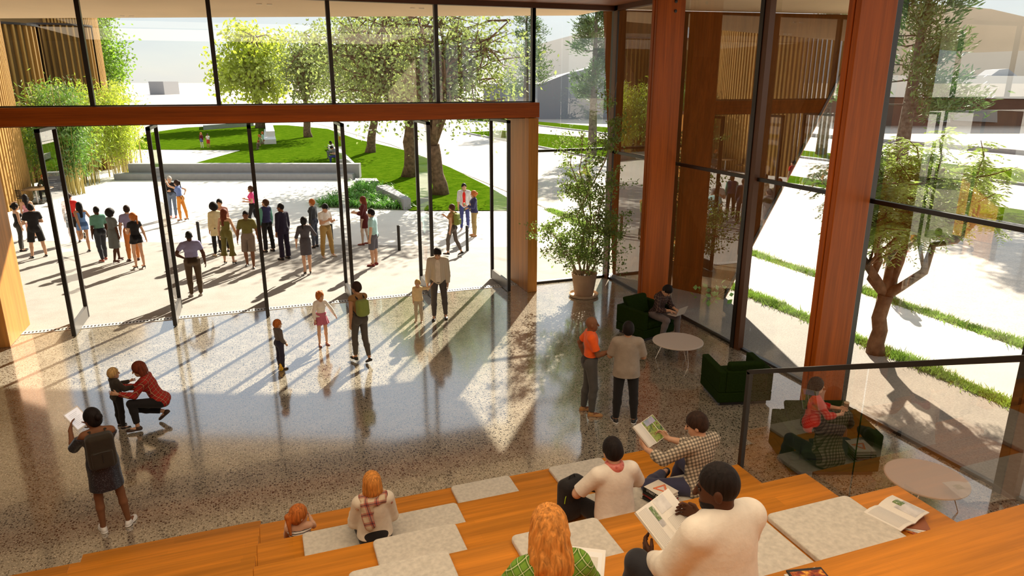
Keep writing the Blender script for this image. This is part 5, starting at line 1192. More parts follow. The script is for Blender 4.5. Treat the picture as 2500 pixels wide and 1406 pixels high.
person(Q(447, 540), 60, 'person in a blue top and orange trousers leaning on the grey-haired one', 1.68, True, 'light', 'dark', 'ponytail', T_(cloth('denim_top', (.14, .20, .42)), .15), L_(cloth('orange2', (.66, .25, .04))), SBLK, heels=True, lean=6, aL=dict(u=(.3, .8, .35), f=(-.3, .5, .6)), aR=dict(u=(.9, -.5, -.5), f=(-.8, -.2, -.5)), lL=dict(t=(.05, .12, -1), s=(0, -.05, -1)), lR=dict(t=(.1, -.18, -1), s=(.0, -.15, -1)))
person(Q(480, 722), 4, 'person in a tight lavender tee and brown trousers near the second door', 1.80, False, 'dark', 'black', 'buzz', T_(LAV, .62, e=.012), L_(cloth('brown', (.085, .055, .03))), plain('shoe_grey', (.45, .42, .38), .7), aL=dict(u=(.75, -.1, -1), f=(-.75, .5, -.6)), aR=dict(u=(.35, 0, -1), f=(.1, .15, -1)), fat=1.08, lL=dict(t=(.02, .02, -1), s=(0, -.06, -1)), lR=dict(t=(.03, -.02, -1), s=(0, -.04, -1)), face=False, cell=.010)
person(Q(535, 624), 25, 'person in a long cream jacket behind the one in the olive jumpsuit', 1.78, True, 'tan', 'black', 'afro', T_(cloth('cream', (.70, .60, .36)), 1.9, hem=-.28, loose=.03, name='jacket'), L_(BLK), plain('shoe_cream', (.7, .6, .45), .6), face=False)
person(Q(549, 612), 170, 'dark-haired person mostly hidden behind the person in the cream jacket', 1.80, False, 'light', 'black', 'short', T_(cloth('rose', (.55, .30, .28)), 1.9), L_(BLK), SBLK)
person(Q(561, 645), -25, 'person in an olive halter-neck jumpsuit with wide cropped legs and black heels', 1.74, True, 'light', 'auburn', 'long', T_(OLV, 0, tank=.38, name='jumpsuit'), L_(OLV, 1.62, flare=.055, e=.02, name='jumpsuit'), SBLK, heels=True, hy=-30, aL=dict(u=(.2, -.05, -1), f=(.1, .15, -1)), aR=dict(u=(.35, .1, -1), f=(.25, .1, -1)), lL=dict(t=(.1, .02, -1), s=(.04, -.03, -1)), lR=dict(t=(.1, -.02, -1), s=(.04, -.03, -1)))
person(Q(613, 652), 172, 'person in an olive polo shirt and taupe shorts walking towards the doors', 1.82, False, 'brown', 'black', 'buzz', T_(OLV, .75, e=.016, high=0), L_(cloth('taupe', (.22, .17, .13)), 1.0, flare=.03, e=.02), SBLK, aL=dict(u=(.35, .05, -1), f=(.1, .2, -1)), aR=dict(u=(.35, -.05, -1), f=(.1, .2, -1)), lL=walkA, lR=dict(t=(.06, -.1, -1), s=(0, -.35, -1)), sole=SWHT, collar=dict(m=OLV))
person(Q(622, 560), 80, 'person in a hot pink tee and black leggings walking across the plaza', 1.70, True, 'light', 'brown', 'ponytail', T_(cloth('hot_pink', (.78, .06, .22)), .5), L_(BLK, 1.6), plain('shoe_pink', (.6, .2, .2), .6), aL=dict(u=(.1, -.1, -1), f=(0, 1, .1)), aR=dict(u=(.1, .1, -1), f=(-.1, 1, .3)), lL=walkA, lR=walkB)
person(Q(657, 614), 40, 'person in a teal shirt, navy gilet and red belt, dark trousers, looking up', 1.82, False, 'light', 'brown', 'short', [T_(cloth('teal', (.14, .38, .30)), 1.9), T_(NAVY, 0, e=.024, hem=.02, name='gilet', open=1)], L_(BLK, flare=.02), SBLK, hp=-18, hy=20, aL=dict(u=(.15, .05, -1), f=(0, .25, -1)), lR=dict(t=(.03, -.12, -1), s=(0, -.1, -1)))
person(Q(697, 633), 40, 'person in a dark navy suit seen from behind and the side, shaved head', 1.86, False, 'brown', 'black', 'buzz', T_(cloth('suit', (.022, .016, .035)), 1.9, hem=-.16, loose=.02, name='jacket'), L_(cloth('suit', (.022, .016, .035)), flare=.025, e=.018), SBLK, hy=25, collar=dict(m=WHT, t=.01, w=.85))
person(Q(752, 670), 6, 'person in a fitted dark grey dress and black heels seen from behind, low black ponytail', 1.72, True, 'light', 'black', 'ponytail', T_(cloth('dress_grey', (.085, .075, .085)), 1.1, name='dress'), S_(cloth('dress_grey', (.085, .075, .085)), .40, flare=.005), SBLK, heels=True, hy=-30, aL=dict(u=(.35, 0, -1), f=(.05, .2, -1)), aR=dict(u=(.5, .2, -.8), f=(-.5, .6, .9)), lL=dict(t=(.0, .02, -1), s=(-.02, -.03, -1)), lR=dict(t=(.0, -.0, -1), s=(-.02, -.03, -1)), face=False)
person(Q(800, 628), -140, 'person in a black cap, white tee and khaki trousers gesturing with both hands', 1.82, False, 'light', 'black', 'cap', T_(WHT, .6, e=.016), L_(cloth('khaki', (.42, .27, .09)), e=.016), SWHT, hp=22, aL=dict(u=(.25, .1, -1), f=(-.4, 1, .3)), aR=dict(u=(.2, .3, -1), f=(-.5, 1, .5)), lL=dict(t=(.16, .05, -1), s=(.1, 0, -1)), lR=dict(t=(.12, .0, -1), s=(.03, -.06, -1)))
person(Q(770, 604), 60, 'red-haired person in a dark jacket and jeans, behind the person in the black cap', 1.72, True, 'light', 'ginger', 'short', T_(cloth('charcoal2', (.05, .055, .06)), 1.9), L_(JEAN), SBLK)
person(Q(892, 597), 78, 'person with long red-brown hair in a short maroon dress and pale tights', 1.74, True, 'light', 'auburn', 'long', T_(cloth('maroon', (.10, .018, .018)), 1.6, name='dress'), [S_(cloth('maroon', (.10, .018, .018)), .36, flare=.02), L_(cloth('tights', (.62, .50, .42)), e=.004, name='tights')], plain('shoe_maroon', (.2, .04, .03), .5), aL=dict(u=(.1, .2, -1), f=(-.1, 1, .2)), aR=dict(u=(.1, .3, -1), f=(-.2, 1, .1)), lL=dict(t=(.04, .15, -1), s=(0, -.0, -1)), lR=dict(t=(.04, -.1, -1), s=(0, -.15, -1)))
person(Q(915, 648), 70, 'bearded person in a pale cyan tee, grey shorts and red sandals facing left', 1.82, False, 'light', 'black', 'short', T_(cloth('cyan', (.42, .68, .68)), .62, e=.018, loose=.01), L_(cloth('slate', (.12, .115, .14)), .97, flare=.02, e=.02), plain('sandal_red', (.25, .03, .03), .5), hp=10, lL=dict(t=(.03, .08, -1), s=(.0, -.04, -1)))
bp_ = person(Q(1106, 624), 62, 'person with cropped hair, ochre top and grey trousers walking left across the paving', 1.72, True, 'light', 'brown', 'short', T_(cloth('ochre', (.38, .20, .07)), .3), L_(cloth('taupe_dk', (.12, .10, .085)), 1.85), SBLK, lL=walkA, lR=walkB, aL=dict(u=(.1, -.15, -1), f=(.05, .15, -1)), aR=dict(u=(.1, .5, -.9), f=(-.3, .8, .6)))
backpack(bp_, 'olive green backpack worn by the woman walking outside by the bollard', cloth('pack_green', (.22, .27, .06)), (.13, .075, .19))
person(Q(1135, 562), 175, 'person in a white open shirt over a red tee and blue jeans, looking up', 1.84, False, 'light', 'black', 'short', [T_(cloth('red', (.70, .03, .025)), 0, e=.018), T_(cloth('white_shirt', (.62, .62, .64)), 1.2, e=.028, hem=-.14, open=1, name='open_shirt')], L_(cloth('blue_jean', (.05, .06, .20))), plain('shoe_gw', (.5, .5, .52), .6), hp=-16, hy=15, sole=SWHT)
p_ = person(Q(1158, 576), 105, 'red-haired person in a navy jacket and khaki trousers holding a cup', 1.72, True, 'light', 'ginger', 'bun', T_(NAVY, 1.9, hem=-.05, loose=.02), L_(cloth('khaki2', (.33, .24, .10))), SKH, aL=dict(u=(.1, .3, -1), f=(-.2, 1, .3)), aR=dict(u=(.15, -.1, -1), f=(-.2, .8, -.2)), hy=-15)
m = MB(); m.lathe([(.028, -.05), (.038, .05), (.04, .052), (.034, .06)], 16); cu = m.build('paper_cup', plain('cup_green', (.25, .4, .2), .6)); tag(cu, 'paper cup held by the red-haired person in the navy jacket', 'cup'); place_local(p_, cu, p_['C0'] + p_['J']['L'][2] + p_['J']['L'][3] * .09 + np.array([.03, 0, .02]))
# children on the lawn
person(Q(494, 361), 150, 'ginger-haired child in a dark red top, blue skirt and white tights on the lawn', 1.32, True, 'light', 'ginger', 'long', T_(cloth('wine', (.12, .012, .02)), 1.9), [S_(cloth('blue_skirt', (.10, .14, .35)), .3), L_(WHT, e=.004, name='tights')], SWHT, head=1.15, cell=.02)
person(Q(510, 361), 200, 'dark-haired child in a white tee and red shorts on the lawn', 1.22, False, 'tan', 'black', 'short', T_(WHT, .5), L_(cloth('red_short', (.6, .06, .04)), .9, flare=.02), SBLK, head=1.15, cell=.02)
# readers on the diagonal bench, one by the white seat
sit = dict(lL=dict(t=(.1, 1, -.08), s=(0, .08, -1)), lR=dict(t=(.1, 1, -.08), s=(0, -.05, -1)))
b1 = G(815, 372, .45); b2 = G(822, 384, .45)
q1 = person((b1.x, b1.y, 0), 0, 'person in a white shirt sitting on the far part of the diagonal bench reading', 1.8, False, 'dark', 'black', 'buzz', T_(WHT, 1.9), L_(GREYC), SBLK, az=185, anchor='seat', z0=.45, lean=12, hp=25, aL=dict(t=(.12, .38, .22)), aR=dict(t=(.12, .38, .22)), cell=.018, **sit)
q2 = person((b2.x, b2.y, 0), 0, 'person in a grey tee bent over on the near part of the diagonal bench', 1.8, False, 'light', 'black', 'short', T_(cloth('grey_tee', (.20, .20, .22)), .6), L_(cloth('blue_jean', (.05, .06, .20))), SBLK, az=185, anchor='seat', z0=.45, lean=22, hp=30, aL=dict(t=(.08, .36, .14)), aR=dict(t=(.08, .36, .14)), cell=.018, **sit)
nb_ = item_box('newspaper', .5, .34, .008, WHT); tag(nb_, 'open white paper held by the reader in the white shirt on the diagonal bench', 'newspaper'); place_local(q1, nb_, q1['C0'] + np.array([0, .47, .25]), Matrix.Rotation(.5, 3, 'X'))
b3 = G(641, 352, .45)
person((b3.x, b3.y, 0), 0, 'person in green and brown sitting at the white stepped seat on the lawn', 1.7, True, 'light', 'ginger', 'long', T_(cloth('moss', (.22, .24, .12)), 1.9), L_(cloth('drab', (.18, .13, .10))), SBLK, az=170, anchor='seat', z0=.45, lean=20, cell=.02, **sit)
person((b3.x + .1, b3.y + 3.2, 0), 0, 'ginger-haired person in pale green sitting farther along the white stepped seat', 1.7, True, 'light', 'ginger', 'bob', T_(cloth('mint', (.35, .55, .42)), 1.9), L_(cloth('rust', (.4, .13, .05))), SBLK, az=175, anchor='seat', z0=.45, cell=.02, **sit)
# outside the side glass
person(Q(2168, 716), 15, 'person in a dark green sleeveless dress over a white tee, beyond the small tree', 1.72, True, 'light', 'dark', 'bob', [T_(cloth('cream2', (.66, .60, .5)), .5), T_(cloth('bottle', (.015, .045, .03)), 0, e=.02, tank=.33, name='dress')], S_(cloth('bottle', (.015, .045, .03)), .72, flare=.02), NAVY, face=False)
cy = person((15.0, 30.5, 0), 0, 'cyclist in a yellow-green top riding past behind the potted tree', 1.78, False, 'tan', 'black', 'cap', T_(cloth('lime', (.38, .42, .06)), .7), L_(BLK, .95), SBLK, az=115, anchor='seat', z0=.95, lean=32, aL=dict(t=(.18, .62, .22)), aR=dict(t=(.18, .62, .22)), lL=dict(t=(.05, .75, -.8), s=(0, -.25, -1)), lR=dict(t=(.05, .35, -1), s=(0, -.1, -1)), cell=.014)
bi = empty('bicycle', (15.0, 30.5, 0), math.radians(25)); tag(bi, 'bicycle ridden by the cyclist behind the potted tree', 'bicycle')
for yy in (-.42, .62):
    m = MB(); m.tube([(0, yy + .34 * math.cos(a / 16 * math.pi), .345 + .34 * math.sin(a / 16 * math.pi)) for a in range(33)], .014, 6, False); w = m.build('wheel', M_BLK, bi); m = MB()
    for k in range(12): a = k * math.pi / 6; m.tube([(0, yy, .345), (0, yy + .33 * math.cos(a), .345 + .33 * math.sin(a))], .002, 4)
    m.build('spokes', plain('chrome', (.65, .62, .58), .2, 1), w)
m = MB()
for a, b in (((0, -.42, .345), (0, -.1, .84)), ((0, -.1, .84), (0, .42, .86)), ((0, -.1, .84), (0, 0, .3)), ((0, 0, .3), (0, .45, .8)), ((0, -.42, .345), (0, 0, .3)), ((0, .42, .95), (0, .62, .345))): m.tube([a, b], .016, 8)
m.build('bicycle_frame', plain('bike_blue', (.10, .16, .22), .4), bi); MB().box(-.07, .07, -.23, .05, .86, .91).build('saddle', M_BLK, bi, bevel=.02); m = MB(); m.tube([(-.24, .5, .96), (0, .42, .96), (.24, .5, .96)], .013, 6); m.build('handlebar', M_BLK, bi)

# ---------- inside, on the stone floor
MC = .0085
person(Q(688, 900), -65, 'small ginger boy in a brown and black top with hands in front', 1.03, False, 'light', 'ginger', 'short', T_(cloth('raglan', (.12, .10, .09)), 1.9, e=.014), L_(cloth('indigo', (.03, .028, .05)), e=.016), SBLK, head=1.3, aL=dict(u=(.15, .1, -1), f=(-.3, .6, -.6)), aR=dict(u=(.15, .05, -1), f=(-.2, .5, -.7)), cell=MC)
dk = empty('toy_duck', Q(687, 905)); tag(dk, 'small yellow toy on the floor at the feet of the boy in the raglan top', 'toy')
F = Field((-.1, -.12, -.02), (.1, .12, .2), .006); F.ell((0, 0, .045), (.045, .065, .045), None, .01); F.ell((0, .035, .11), (.032, .034, .034), None, .02); F.cap((0, -.05, .06), (0, -.085, .085), .02, .008, .015); fobj(F, 'duck_body', plain('toy_yellow', (.85, .5, .03), .4), dk)
m = MB(); m.lathe([(.014, 0), (.002, .03)], 8); k_ = m.build('beak', plain('toy_orange', (.8, .22, .03), .4), dk); k_.rotation_euler = (-1.57, 0, 0); k_.location = (0, .065, .105)
gl_ = person(Q(790, 842), -162, 'girl with ginger hair buns, white butterfly print top and pink skirt', 1.22, True, 'light', 'ginger', 'pigtails', T_(cloth('offwhite', (.80, .74, .66)), 1.93, e=.012), S_(cloth('rose_skirt', (.50, .14, .20)), .27, flare=.09, e=.014), plain('boot_rose', (.42, .18, .17), .6), head=1.2, hy=25, aL=dict(u=(.65, .05, -1), f=(.45, .3, -1)), aR=dict(u=(.25, .05, -1), f=(.0, .2, -1)), cell=MC)
m = MB(); T = gl_['T']
for cz, cx in ((.33, .045), (.16, -.01)):
    for g in (-1, 1):
        for w_, dz in ((.05, .028), (.034, -.022)):
            b = len(m.v); pts = [(cx, cz), (cx + g * w_ * .5, cz + dz * 1.5), (cx + g * w_, cz + dz), (cx + g * w_ * .8, cz + dz * .1)]
            for x, z_ in pts: q = T(x, 0, z_); q[1] += .108 * .72 - abs(x) * .18; m.v.append(tuple(q))
            m.f.append((b, b + 1, b + 2, b + 3))
bf = m.build('butterfly_print', cloth('print_plum', (.10, .02, .06)), gl_['o']); so = bf.modifiers.new('thickness', 'SOLIDIFY'); so.thickness = .006; so.offset = 0
p_ = person(Q(884, 884), 28, 'person in an ochre sleeveless top walking inside the hall with a green backpack', 1.70, True, 'tan', 'dark', 'short', T_(cloth('ochre2', (.30, .16, .06)), .12, e=.010), L_(cloth('grey_brown', (.085, .072, .06)), 1.88), SBLK, hy=25, lean=3, lL=dict(t=(.0, .22, -1), s=(.0, .02, -1)), lR=dict(t=(-.02, -.12, -1), s=(-.05, -.45, -1), f=(-.05, .9, -.45)), aL=dict(u=(.12, -.1, -1), f=(.05, .12, -1)), aR=dict(u=(.1, .3, -1), f=(-.2, .9, .2)), face=False, cell=MC)
backpack(p_, 'olive green drawstring backpack on the woman in ochre inside the hall', cloth('pack_green', (.22, .27, .06)), (.13, .09, .17), z=.24, pocket=False, mat2=BLK)
person(Q(1023, 785), 165, 'toddler in a pale yellow top holding the hand of the striped shirt man', 1.04, True, 'light', 'blonde', 'short', T_(cloth('butter', (.72, .55, .30)), 1.2, e=.016, loose=.02), L_(cloth('sand', (.45, .38, .28))), plain('boot_sand', (.5, .4, .28), .6), head=1.28, aL=dict(u=(.8, .1, .1), f=(.7, .1, .8)), aR=dict(u=(.15, 0, -1), f=(0, .15, -1)), cell=MC)
person(Q(1073, 778), 178, 'man in an open cream striped shirt and grey jeans looking down at a toddler', 1.83, False, 'light', 'black', 'short', [T_(cloth('tee_cream', (.68, .60, .50)), 0, e=.018, hem=-.05), T_(stripes('cream', (.62, .54, .42), (.30, .25, .19), 60, 0, .3), 1.93, e=.026, hem=-.14, open=1, name='open_shirt')], L_(cloth('jean_charcoal', (.075, .065, .06)), e=.012), SBLK, hp=26, aL=dict(u=(.12, 0, -1), f=(.02, .15, -1)), aR=dict(u=(.16, .05, -1), f=(.12, .1, -1)), lL=dict(t=(.08, -.05, -1), s=(.04, -.1, -1)), lR=dict(t=(.04, .1, -1), s=(.02, -.02, -1)), cell=MC)
pc = Vector(Q(299, 1044))
pk = person(tuple(pc), -72, 'blond boy in a dark hoodie and black trousers holding hands with the crouching woman', 1.06, False, 'light', 'blonde', 'short', T_(cloth('hoodie', (.05, .042, .032)), 1.93, e=.018), L_(BLK, e=.014), SBLK, sole=SWHT, head=1.3, aL=dict(u=(.05, .75, -.8), f=(-.05, 1, .05)), aR=dict(u=(.05, .6, -.9), f=(-.1, 1, -.05)), cell=MC, collar=dict(m=cloth('hoodie', (.05, .042, .032)), t=.03, w=1.5, name='hood'))
person(Q(400, 1036), 80, 'crouching woman with a red-brown bob, red plaid shirt, black trousers and ankle boots', 1.70, True, 'light', 'auburn', 'bob', T_(plaid('red', (.42, .030, .022), (.13, .02, .03), (.75, .42, .22), 16), 1.93, e=.016, hem=-.12), L_(BLK, 1.85, e=.014), plain('boot_dark', (.05, .028, .02), .45), lean=24, hp=-8, anchor='feet',
       lL=dict(t=(.12, .95, .15), s=(.0, -.12, -1)), lR=dict(t=(.14, .9, -.36), s=(.0, -.95, -.25), f=(.1, .75, -.62)), aL=dict(u=(.02, .65, -.8), f=(-.1, 1, .25)), aR=dict(u=(.02, .75, -.7), f=(-.12, 1, .28)), cell=MC)
tw = person(Q(280, 1290), 2, 'woman in a short dark speckled dress from behind, holding a tablet', 1.72, True, 'brown', 'black', 'bun', T_(photomat('speckle_cloth', [(.01, .01, .014), (.02, .02, .03), (.02, .02, .03), (.20, .22, .26)], 110), 1.0, e=.02, loose=.02, name='dress', tank=.40), S_(MATS['speckle_cloth'], .34, flare=.03, e=.02), SWHT, hy=32, hp=12,
            aL=dict(t=(.27, .30, .42), p=(.25, -.2, -1), h=(-.3, .5, .8)), aR=dict(t=(-.04, .32, .38), p=(.3, -.1, -1), h=(-.6, .6, .5)), lL=dict(t=(.06, .04, -1), s=(.02, -.03, -1)), lR=dict(t=(.12, -.02, -1), s=(.08, -.02, -1), f=(.6, 1, 0)), sole=plain('sole_white', (.8, .78, .75), .6), face=False, cell=.007)
backpack(tw, 'large dark brown backpack with a front pocket on the woman with the tablet', cloth('pack_dark', (.035, .027, .018)), (.155, .095, .225), z=.26)
tb = empty('tablet'); tag(tb, 'white tablet held up by the woman with the dark backpack', 'tablet'); MB().box(-.10, .10, -.006, .006, -.14, .14).build('case', plain('tablet_white', (.8, .77, .72), .4), tb, bevel=.004)
e_, n_, l_, b_ = nm('screen_white'); b_.inputs['Base Color'].default_value = (.8, .8, .8, 1); b_.inputs['Emission Color'].default_value = (.95, .95, 1, 1); b_.inputs['Emission Strength'].default_value = .35; MATS['screen_white'] = e_
MB().box(-.085, .085, -.0075, -.0061, -.12, .12).build('screen', e_, tb); m = MB()
for k in range(9): m.box(-.06, .05 - .015 * (k % 3), -.0085, -.0076, .08 - .02 * k, .083 - .02 * k)
m.build('text_line', plain('ink_grey', (.5, .5, .55), .8), tb)
place_local(tw, tb, tw['C0'] + np.array([-.17, .42, .50]) * tw['s'], Matrix.Rotation(math.radians(12), 3, 'Z') @ Matrix.Rotation(math.radians(-38), 3, 'X') @ Matrix.Rotation(math.radians(-20), 3, 'Y'))
person(Q(1437, 1008), -82, 'bald man in an orange polo shirt, grey jeans and tan shoes', 1.80, False, 'brown', 'black', 'bald', T_(cloth('orange_polo', (.92, .13, .02)), .72, e=.016, hem=-.02, loose=.0), L_(cloth('jean_grey', (.085, .08, .075)), e=.016), SKH, sole=plain('sole_tan', (.4, .2, .09), .6), collar=dict(m=cloth('orange_polo', (.92, .13, .02))), aL=dict(u=(.45, -.5, -.8), f=(-.2, .3, -.9)), aR=dict(u=(.1, .35, -.9), f=(-.1, .95, .28)), lL=dict(t=(.02, -.04, -1), s=(0, -.15, -1)), lR=dict(t=(.05, .13, -1), s=(0, -.05, -1)), cell=MC)
person(Q(1523, 1030), 5, 'man in a loose grey polo shirt and black jeans seen from behind, black quiff', 1.82, False, 'tan', 'black', 'short', T_(cloth('grey_polo', (.33, .27, .21)), .88, e=.02, loose=.03, hem=-.14), L_(BLK, e=.014), SBLK, sole=SWHT, collar=dict(m=cloth('grey_polo', (.33, .27, .21))), fat=1.06, aL=dict(u=(.3, .25, -1), f=(-.3, .9, .2)), aR=dict(u=(.3, .25, -1), f=(-.4, .9, .1)), lL=dict(t=(.05, .0, -1), s=(.04, -.04, -1), f=(.25, 1, 0)), lR=dict(t=(.08, .0, -1), s=(.05, -.04, -1), f=(.25, 1, 0)), face=False, cell=MC)
lp = person((8.14, 12.98, 0), 0, 'man in a dark checked shirt sitting on the armchair typing on a laptop', 1.78, False, 'light', 'black', 'short', T_(plaid('dark', (.05, .03, .03), (.012, .01, .01), (.40, .26, .2), 20), 1.7, e=.016), L_(cloth('jean_pale', (.17, .14, .14)), e=.014), SWHT, az=292, anchor='seat', z0=.44, lean=16, hp=34, aL=dict(t=(.09, .40, .16), n=(0, 0, -1), h=(-.3, 1, -.1)), aR=dict(t=(.09, .40, .16), n=(0, 0, -1), h=(-.3, 1, -.1)), lL=dict(t=(.22, 1, -.02), s=(.05, .02, -1)), lR=dict(t=(.25, 1, -.02), s=(.1, -.22, -1)), cell=MC)
la = empty('laptop'); tag(la, 'silver laptop on the knees of the man in the green armchair', 'laptop'); MB().box(-.16, .16, -.11, .11, 0, .014).build('base', plain('laptop_silver', (.58, .50, .44), .5, .1), la, bevel=.003)
b = MB(); b.hexa([(-.16, .11, .01), (.16, .11, .01), (.16, .118, .008), (-.16, .118, .008)], [(-.16, .19, .20), (.16, .19, .20), (.16, .198, .198), (-.16, .198, .198)]); b.build('lid', MATS['laptop_silver'], la)
b = MB(); b.hexa([(-.145, .108, .03), (.145, .108, .03), (.145, .1135, .028), (-.145, .1135, .028)], [(-.145, .181, .19), (.145, .181, .19), (.145, .187, .19), (-.145, .187, .19)]); b.build('screen', plain('screen_dark', (.1, .1, .12), .2), la); place_local(lp, la, lp['C0'] + np.array([0, .50, .085]))
rw = person((7.55, 7.55, 0), 0, 'woman in a red cardigan with long dark hair sitting behind the glass balustrade', 1.70, True, 'light', 'dark', 'long', [T_(cloth('top_dark', (.04, .03, .03)), 0, e=.009), T_(cloth('cardigan', (.50, .012, .006)), 1.55, e=.016, open=1, hem=-.1, name='cardigan')], L_(BLK), SBLK, az=-22, anchor='seat', z0=.44, aL=dict(t=(.04, .40, .24)), aR=dict(t=(.06, .38, .18)), lL=dict(t=(.1, 1, -.02), s=(.0, .02, -1)), lR=dict(t=(.1, 1, -.02), s=(.0, .2, -1)), cell=MC)
cu = empty('coffee_cup'); tag(cu, 'takeaway coffee cup in the hands of the woman in the red cardigan', 'cup'); m = MB(); m.lathe([(.027, -.055), (.037, .04)], 20); m.build('cup_body', plain('cup_brown', (.20, .10, .05), .6), cu); m = MB(); m.lathe([(.04, .04), (.04, .048), (.032, .058)], 20); m.build('lid', plain('lid_cream', (.55, .42, .28), .5), cu); place_local(rw, cu, rw['C0'] + np.array([-.01, .50, .30]) * rw['s'])

# ---------- on the seating steps
NC = .0062
def seated(x, y, z, label, **k): return person((x, y, z), 0, label, anchor='seat', z0=z, az=k.pop('az', 90), **k)
cr = dict(lL=dict(t=(.25, 1, .05), s=(-.1, .25, -1)), lR=dict(t=(.25, 1, .05), s=(-.1, .15, -1)))
seated(.08, 7.0, .47, 'little girl with a ginger ponytail and a black and white striped tank top', h=1.30, fem=True, skin='light', hair='ginger', style='ponytail', top=T_(stripes('bw', (.80, .76, .68), (.02, .018, .018), 38, 2, .3), 0, e=.012, tank=.42), bot=L_(BLK), shoe=SWHT, head=1.2, hy=-70, aR=dict(u=(.2, .8, -.6), f=(-.1, 1, -.1)), aL=dict(u=(.1, .6, -.8), f=(0, 1, 0)), lL=dict(t=(.1, 1, .0), s=(0, .1, -1)), lR=dict(t=(.1, 1, .0), s=(0, .1, -1)), cell=NC)
sc_m = plaid('scarf', (.62, .50, .34), (.35, .02, .02), (.02, .02, .05), 11, th=.42)
bw_ = seated(.80, 6.32, .95, 'woman with a straight golden bob, plaid scarf and cream sweater from behind', h=1.66, fem=True, skin='light', hair='orange', style='bob', top=T_(cloth('sweater', (.74, .66, .52)), 1.95, e=.022, loose=.02, hem=.03), bot=[S_(BLK, .30, e=.014, follow=1), L_(BLK, 1.9)], shoe=SBLK, hp=-2, face=False, cell=NC, aL=dict(u=(.2, .25, -1), f=(-.1, .9, -.1)), aR=dict(u=(.2, .25, -1), f=(-.2, .9, .1)), lL=dict(t=(.15, 1, .0), s=(0, .1, -1)), lR=dict(t=(.15, 1, .0), s=(0, .1, -1)))
s_ = bw_['s']; F = Field(bw_['T'](0, 0, .40) - .32, bw_['T'](0, 0, .40) + .3, .008)
for i in range(16): a = 2 * math.pi * i / 16; F.ell(bw_['T'](.105 * math.sin(a), -.02 + .085 * math.cos(a), .475 - .018 * math.cos(2 * a)), np.array([.05, .045, .038]) * s_, None, .02)
for g in (-1, 1): F.cap(bw_['T'](g * .07, -.08, .47), bw_['T'](g * .17, -.05, .40), .035, .03, .02)
F.ecap(bw_['T'](-.09, -.12, .45), bw_['T'](-.07, -.15, .22), .06, .055, np.eye(3), .4, .02); F.noise(lambda p: np.sin(p[..., 0] * 90 + p[..., 2] * 40), .0025); fobj(F, 'scarf', sc_m, bw_['o'])
wt = seated(2.93, 5.20, 1.40, 'man in a white polo shirt and red neckerchief seen from behind, sitting cross-legged', h=1.78, skin='light', hair='black', style='short', top=T_(cloth('white_polo', (.80, .73, .62)), .85, e=.02, loose=.02, hem=-.05), bot=L_(BLK), shoe=None, lean=7, hp=8, face=False, cell=NC, aL=dict(t=(.24, .36, .12), p=(.9, -.4, -.5)), aR=dict(t=(.22, .34, .10), p=(.9, -.4, -.5)), lL=dict(t=(.4, 1, .05), s=(-.6, .6, -.5), f=(-.8, .5, 0)), lR=dict(t=(.4, 1, .05), s=(-.5, .8, -.3), f=(-.8, .5, 0)), fat=1.04, collar=dict(m=photomat('neckerchief', [(.55, .12, .09), (.68, .2, .15), (.45, .07, .06)], 25), t=.035, w=1.55, name='neckerchief'))
bk2 = empty('backpack', (2.62, 5.52, 1.36), .35); tag(bk2, 'black backpack with a lime green zip standing beside the man in the white polo', 'backpack'); F = Field((-.25, -.2, -.02), (.25, .2, .55), .008); F.rbox((0, 0, .22), (.15, .09, .215), .07); F.ell((0, -.03, .14), (.14, .10, .13), None, .03); F.cut((0, 0, .002), (0, 0, -1)); fobj(F, 'bag', BLK, bk2)
m = MB(); m.tube([(-.152 * math.cos(a), -.06, .24 + .17 * math.sin(a)) if True else 0 for a in [i * math.pi / 10 for i in range(11)]], .004, 5); m.build('zip', plain('lime', (.45, .7, .03), .5), bk2); m = MB(); m.tube([(-.04, 0, .43), (-.03, 0, .465), (.03, 0, .465), (.04, 0, .43)], .008, 6); m.build('handle', BLK, bk2)
pm = seated(4.02, 5.42, 1.40, 'man in a black and cream checked shirt and navy trousers reading an illustrated book', h=1.80, skin='light', hair='dark', style='short', top=T_(plaid('check', (.62, .53, .40), (.03, .026, .025), (.03, .026, .025), 30, th=.42), 1.55, e=.018, hem=-.1), bot=L_(cloth('navy_trouser', (.055, .055, .10)), 1.9), shoe=SBLK, az=100, lean=3, hy=40, hp=14, cell=NC,
            aL=dict(t=(.34, .42, .26), p=(.7, -.3, -.8), h=(.1, .8, .5), curl=.8, n=(-1, 0, .3)), aR=dict(t=(-.02, .44, .28), p=(.7, -.2, -.8), h=(-.5, .8, .4), curl=.8, n=(-1, 0, .3)), lL=dict(t=(.95, .8, -.1), s=(-1, .5, -.15), f=(-.8, .5, 0)), lR=dict(t=(.2, 1, .0), s=(.0, .35, -1)))
def held(P, name, label, cat, loc, rot, w, h, parts, open_=.2, th=.014):
    r = empty(name); tag(r, label, cat)
    for s, patch in magazine_pages(r, w, h, (M_PAGE,), open_, th):
        for g, args in parts:
            if g == s: patch(*args)
    place_local(P, r, loc, rot); return r
RX = lambda a: Matrix.Rotation(math.radians(a), 3, 'X'); RY = lambda a: Matrix.Rotation(math.radians(a), 3, 'Y'); RZ = lambda a: Matrix.Rotation(math.radians(a), 3, 'Z')
held(pm, 'open_book', 'open book with a garden photo held by the man in the checked shirt', 'book', pm['C0'] + np.array([-.20, .56, .34]) * pm['s'], RZ(18) @ RX(38), .20, .27, [(1, (.01, .195, -.13, .13, PH_GARDEN)), (1, (.03, .17, .06, .125, photomat('print_sky', [(.25, .3, .42), (.4, .36, .5), (.2, .3, .35)], 8), .003)), (-1, (.06, .19, -.12, .12, M_PAGE))], .25, .02)
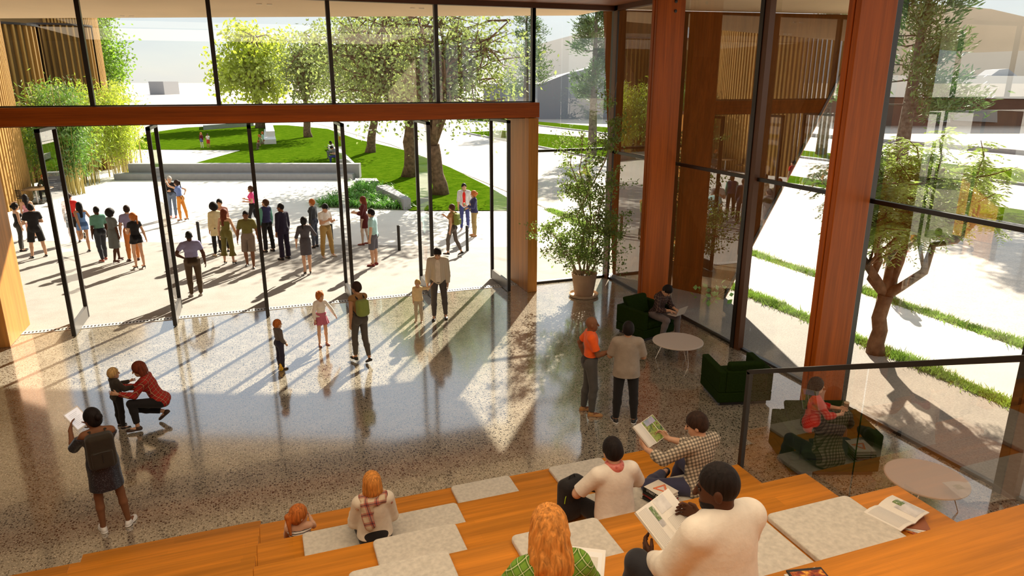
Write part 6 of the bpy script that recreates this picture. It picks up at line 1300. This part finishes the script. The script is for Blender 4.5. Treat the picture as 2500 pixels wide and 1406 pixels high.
ow = seated(1.17, 2.66, 2.70, 'woman with long wavy orange hair and a green plaid shirt from behind', h=1.66, fem=True, skin='light', hair='orange', style='wavy', top=T_(plaid('green', (.17, .32, .04), (.03, .11, .01), (.74, .76, .42), 24, diag=.5), 1.9, e=.02), bot=L_(JEAN), shoe=SBLK, az=84, hp=4, hy=-10, lean=6, face=False, cell=NC, aL=dict(t=(.10, .34, .16), p=(.8, -.2, -.6)), aR=dict(t=(.12, .36, .18), p=(.8, -.2, -.6)), lL=dict(t=(.2, 1, .0), s=(0, .1, -1)), lR=dict(t=(.2, 1, .0), s=(0, .1, -1)))
tb2 = empty('tablet'); tag(tb2, 'white tablet on the lap of the orange-haired woman', 'tablet'); MB().box(-.10, .10, -.14, .14, -.006, .006).build('case', MATS['tablet_white'], tb2, bevel=.004); MB().box(-.082, .082, -.118, .118, .0061, .0072).build('screen', plain('page_screen', (.8, .8, .8), .4), tb2); MB().box(-.06, .06, -.09, .09, .0073, .0076).build('text_block', textmat('page_text'), tb2)
place_local(ow, tb2, ow['C0'] + np.array([.31, .33, .12]) * ow['s'], RZ(-25) @ RX(25))
bm_ = seated(2.14, 2.60, 2.70, 'bearded man with close-cropped hair and a white sweatshirt, reading a large open book', h=1.84, skin='dark', hair='black', style='buzz', top=T_(cloth('sweatshirt', (.80, .73, .62)), 1.95, e=.03, loose=.03, hem=-.12, high=0), bot=L_(cloth('dark_grey', (.03, .03, .035))), shoe=SWHT, az=98, hy=42, hp=6, beard='black', lean=6, cell=NC, fat=1.05, aL=dict(t=(.15, .36, .05), p=(.7, -.5, -.8), h=(.0, .9, .5), curl=.8, n=(-1, 0, .3)), aR=dict(t=(.19, .38, .20), p=(.8, -.2, -.8), h=(-.6, .8, .3), curl=.8, n=(-1, 0, .3)), lL=dict(t=(.3, 1, .15), s=(0, .2, -1)), lR=dict(t=(.3, 1, .15), s=(0, .1, -1)))
held(bm_, 'open_book', 'large open book with a tree photo, read by the man in the white sweatshirt', 'book', bm_['C0'] + np.array([.0, .46, .19]) * bm_['s'], RZ(18) @ RX(36), .175, .27, [(-1, (.085, .165, -.125, .12, textmat('page_text'))), (-1, (.01, .075, -.02, .10, PH_GREY)), (-1, (.02, .07, .02, .11, PH_GRN, .003)), (1, (.01, .10, .04, .13, PH_GREY)), (1, (.02, .15, -.12, .0, textmat('page_text')))], .12, .016)
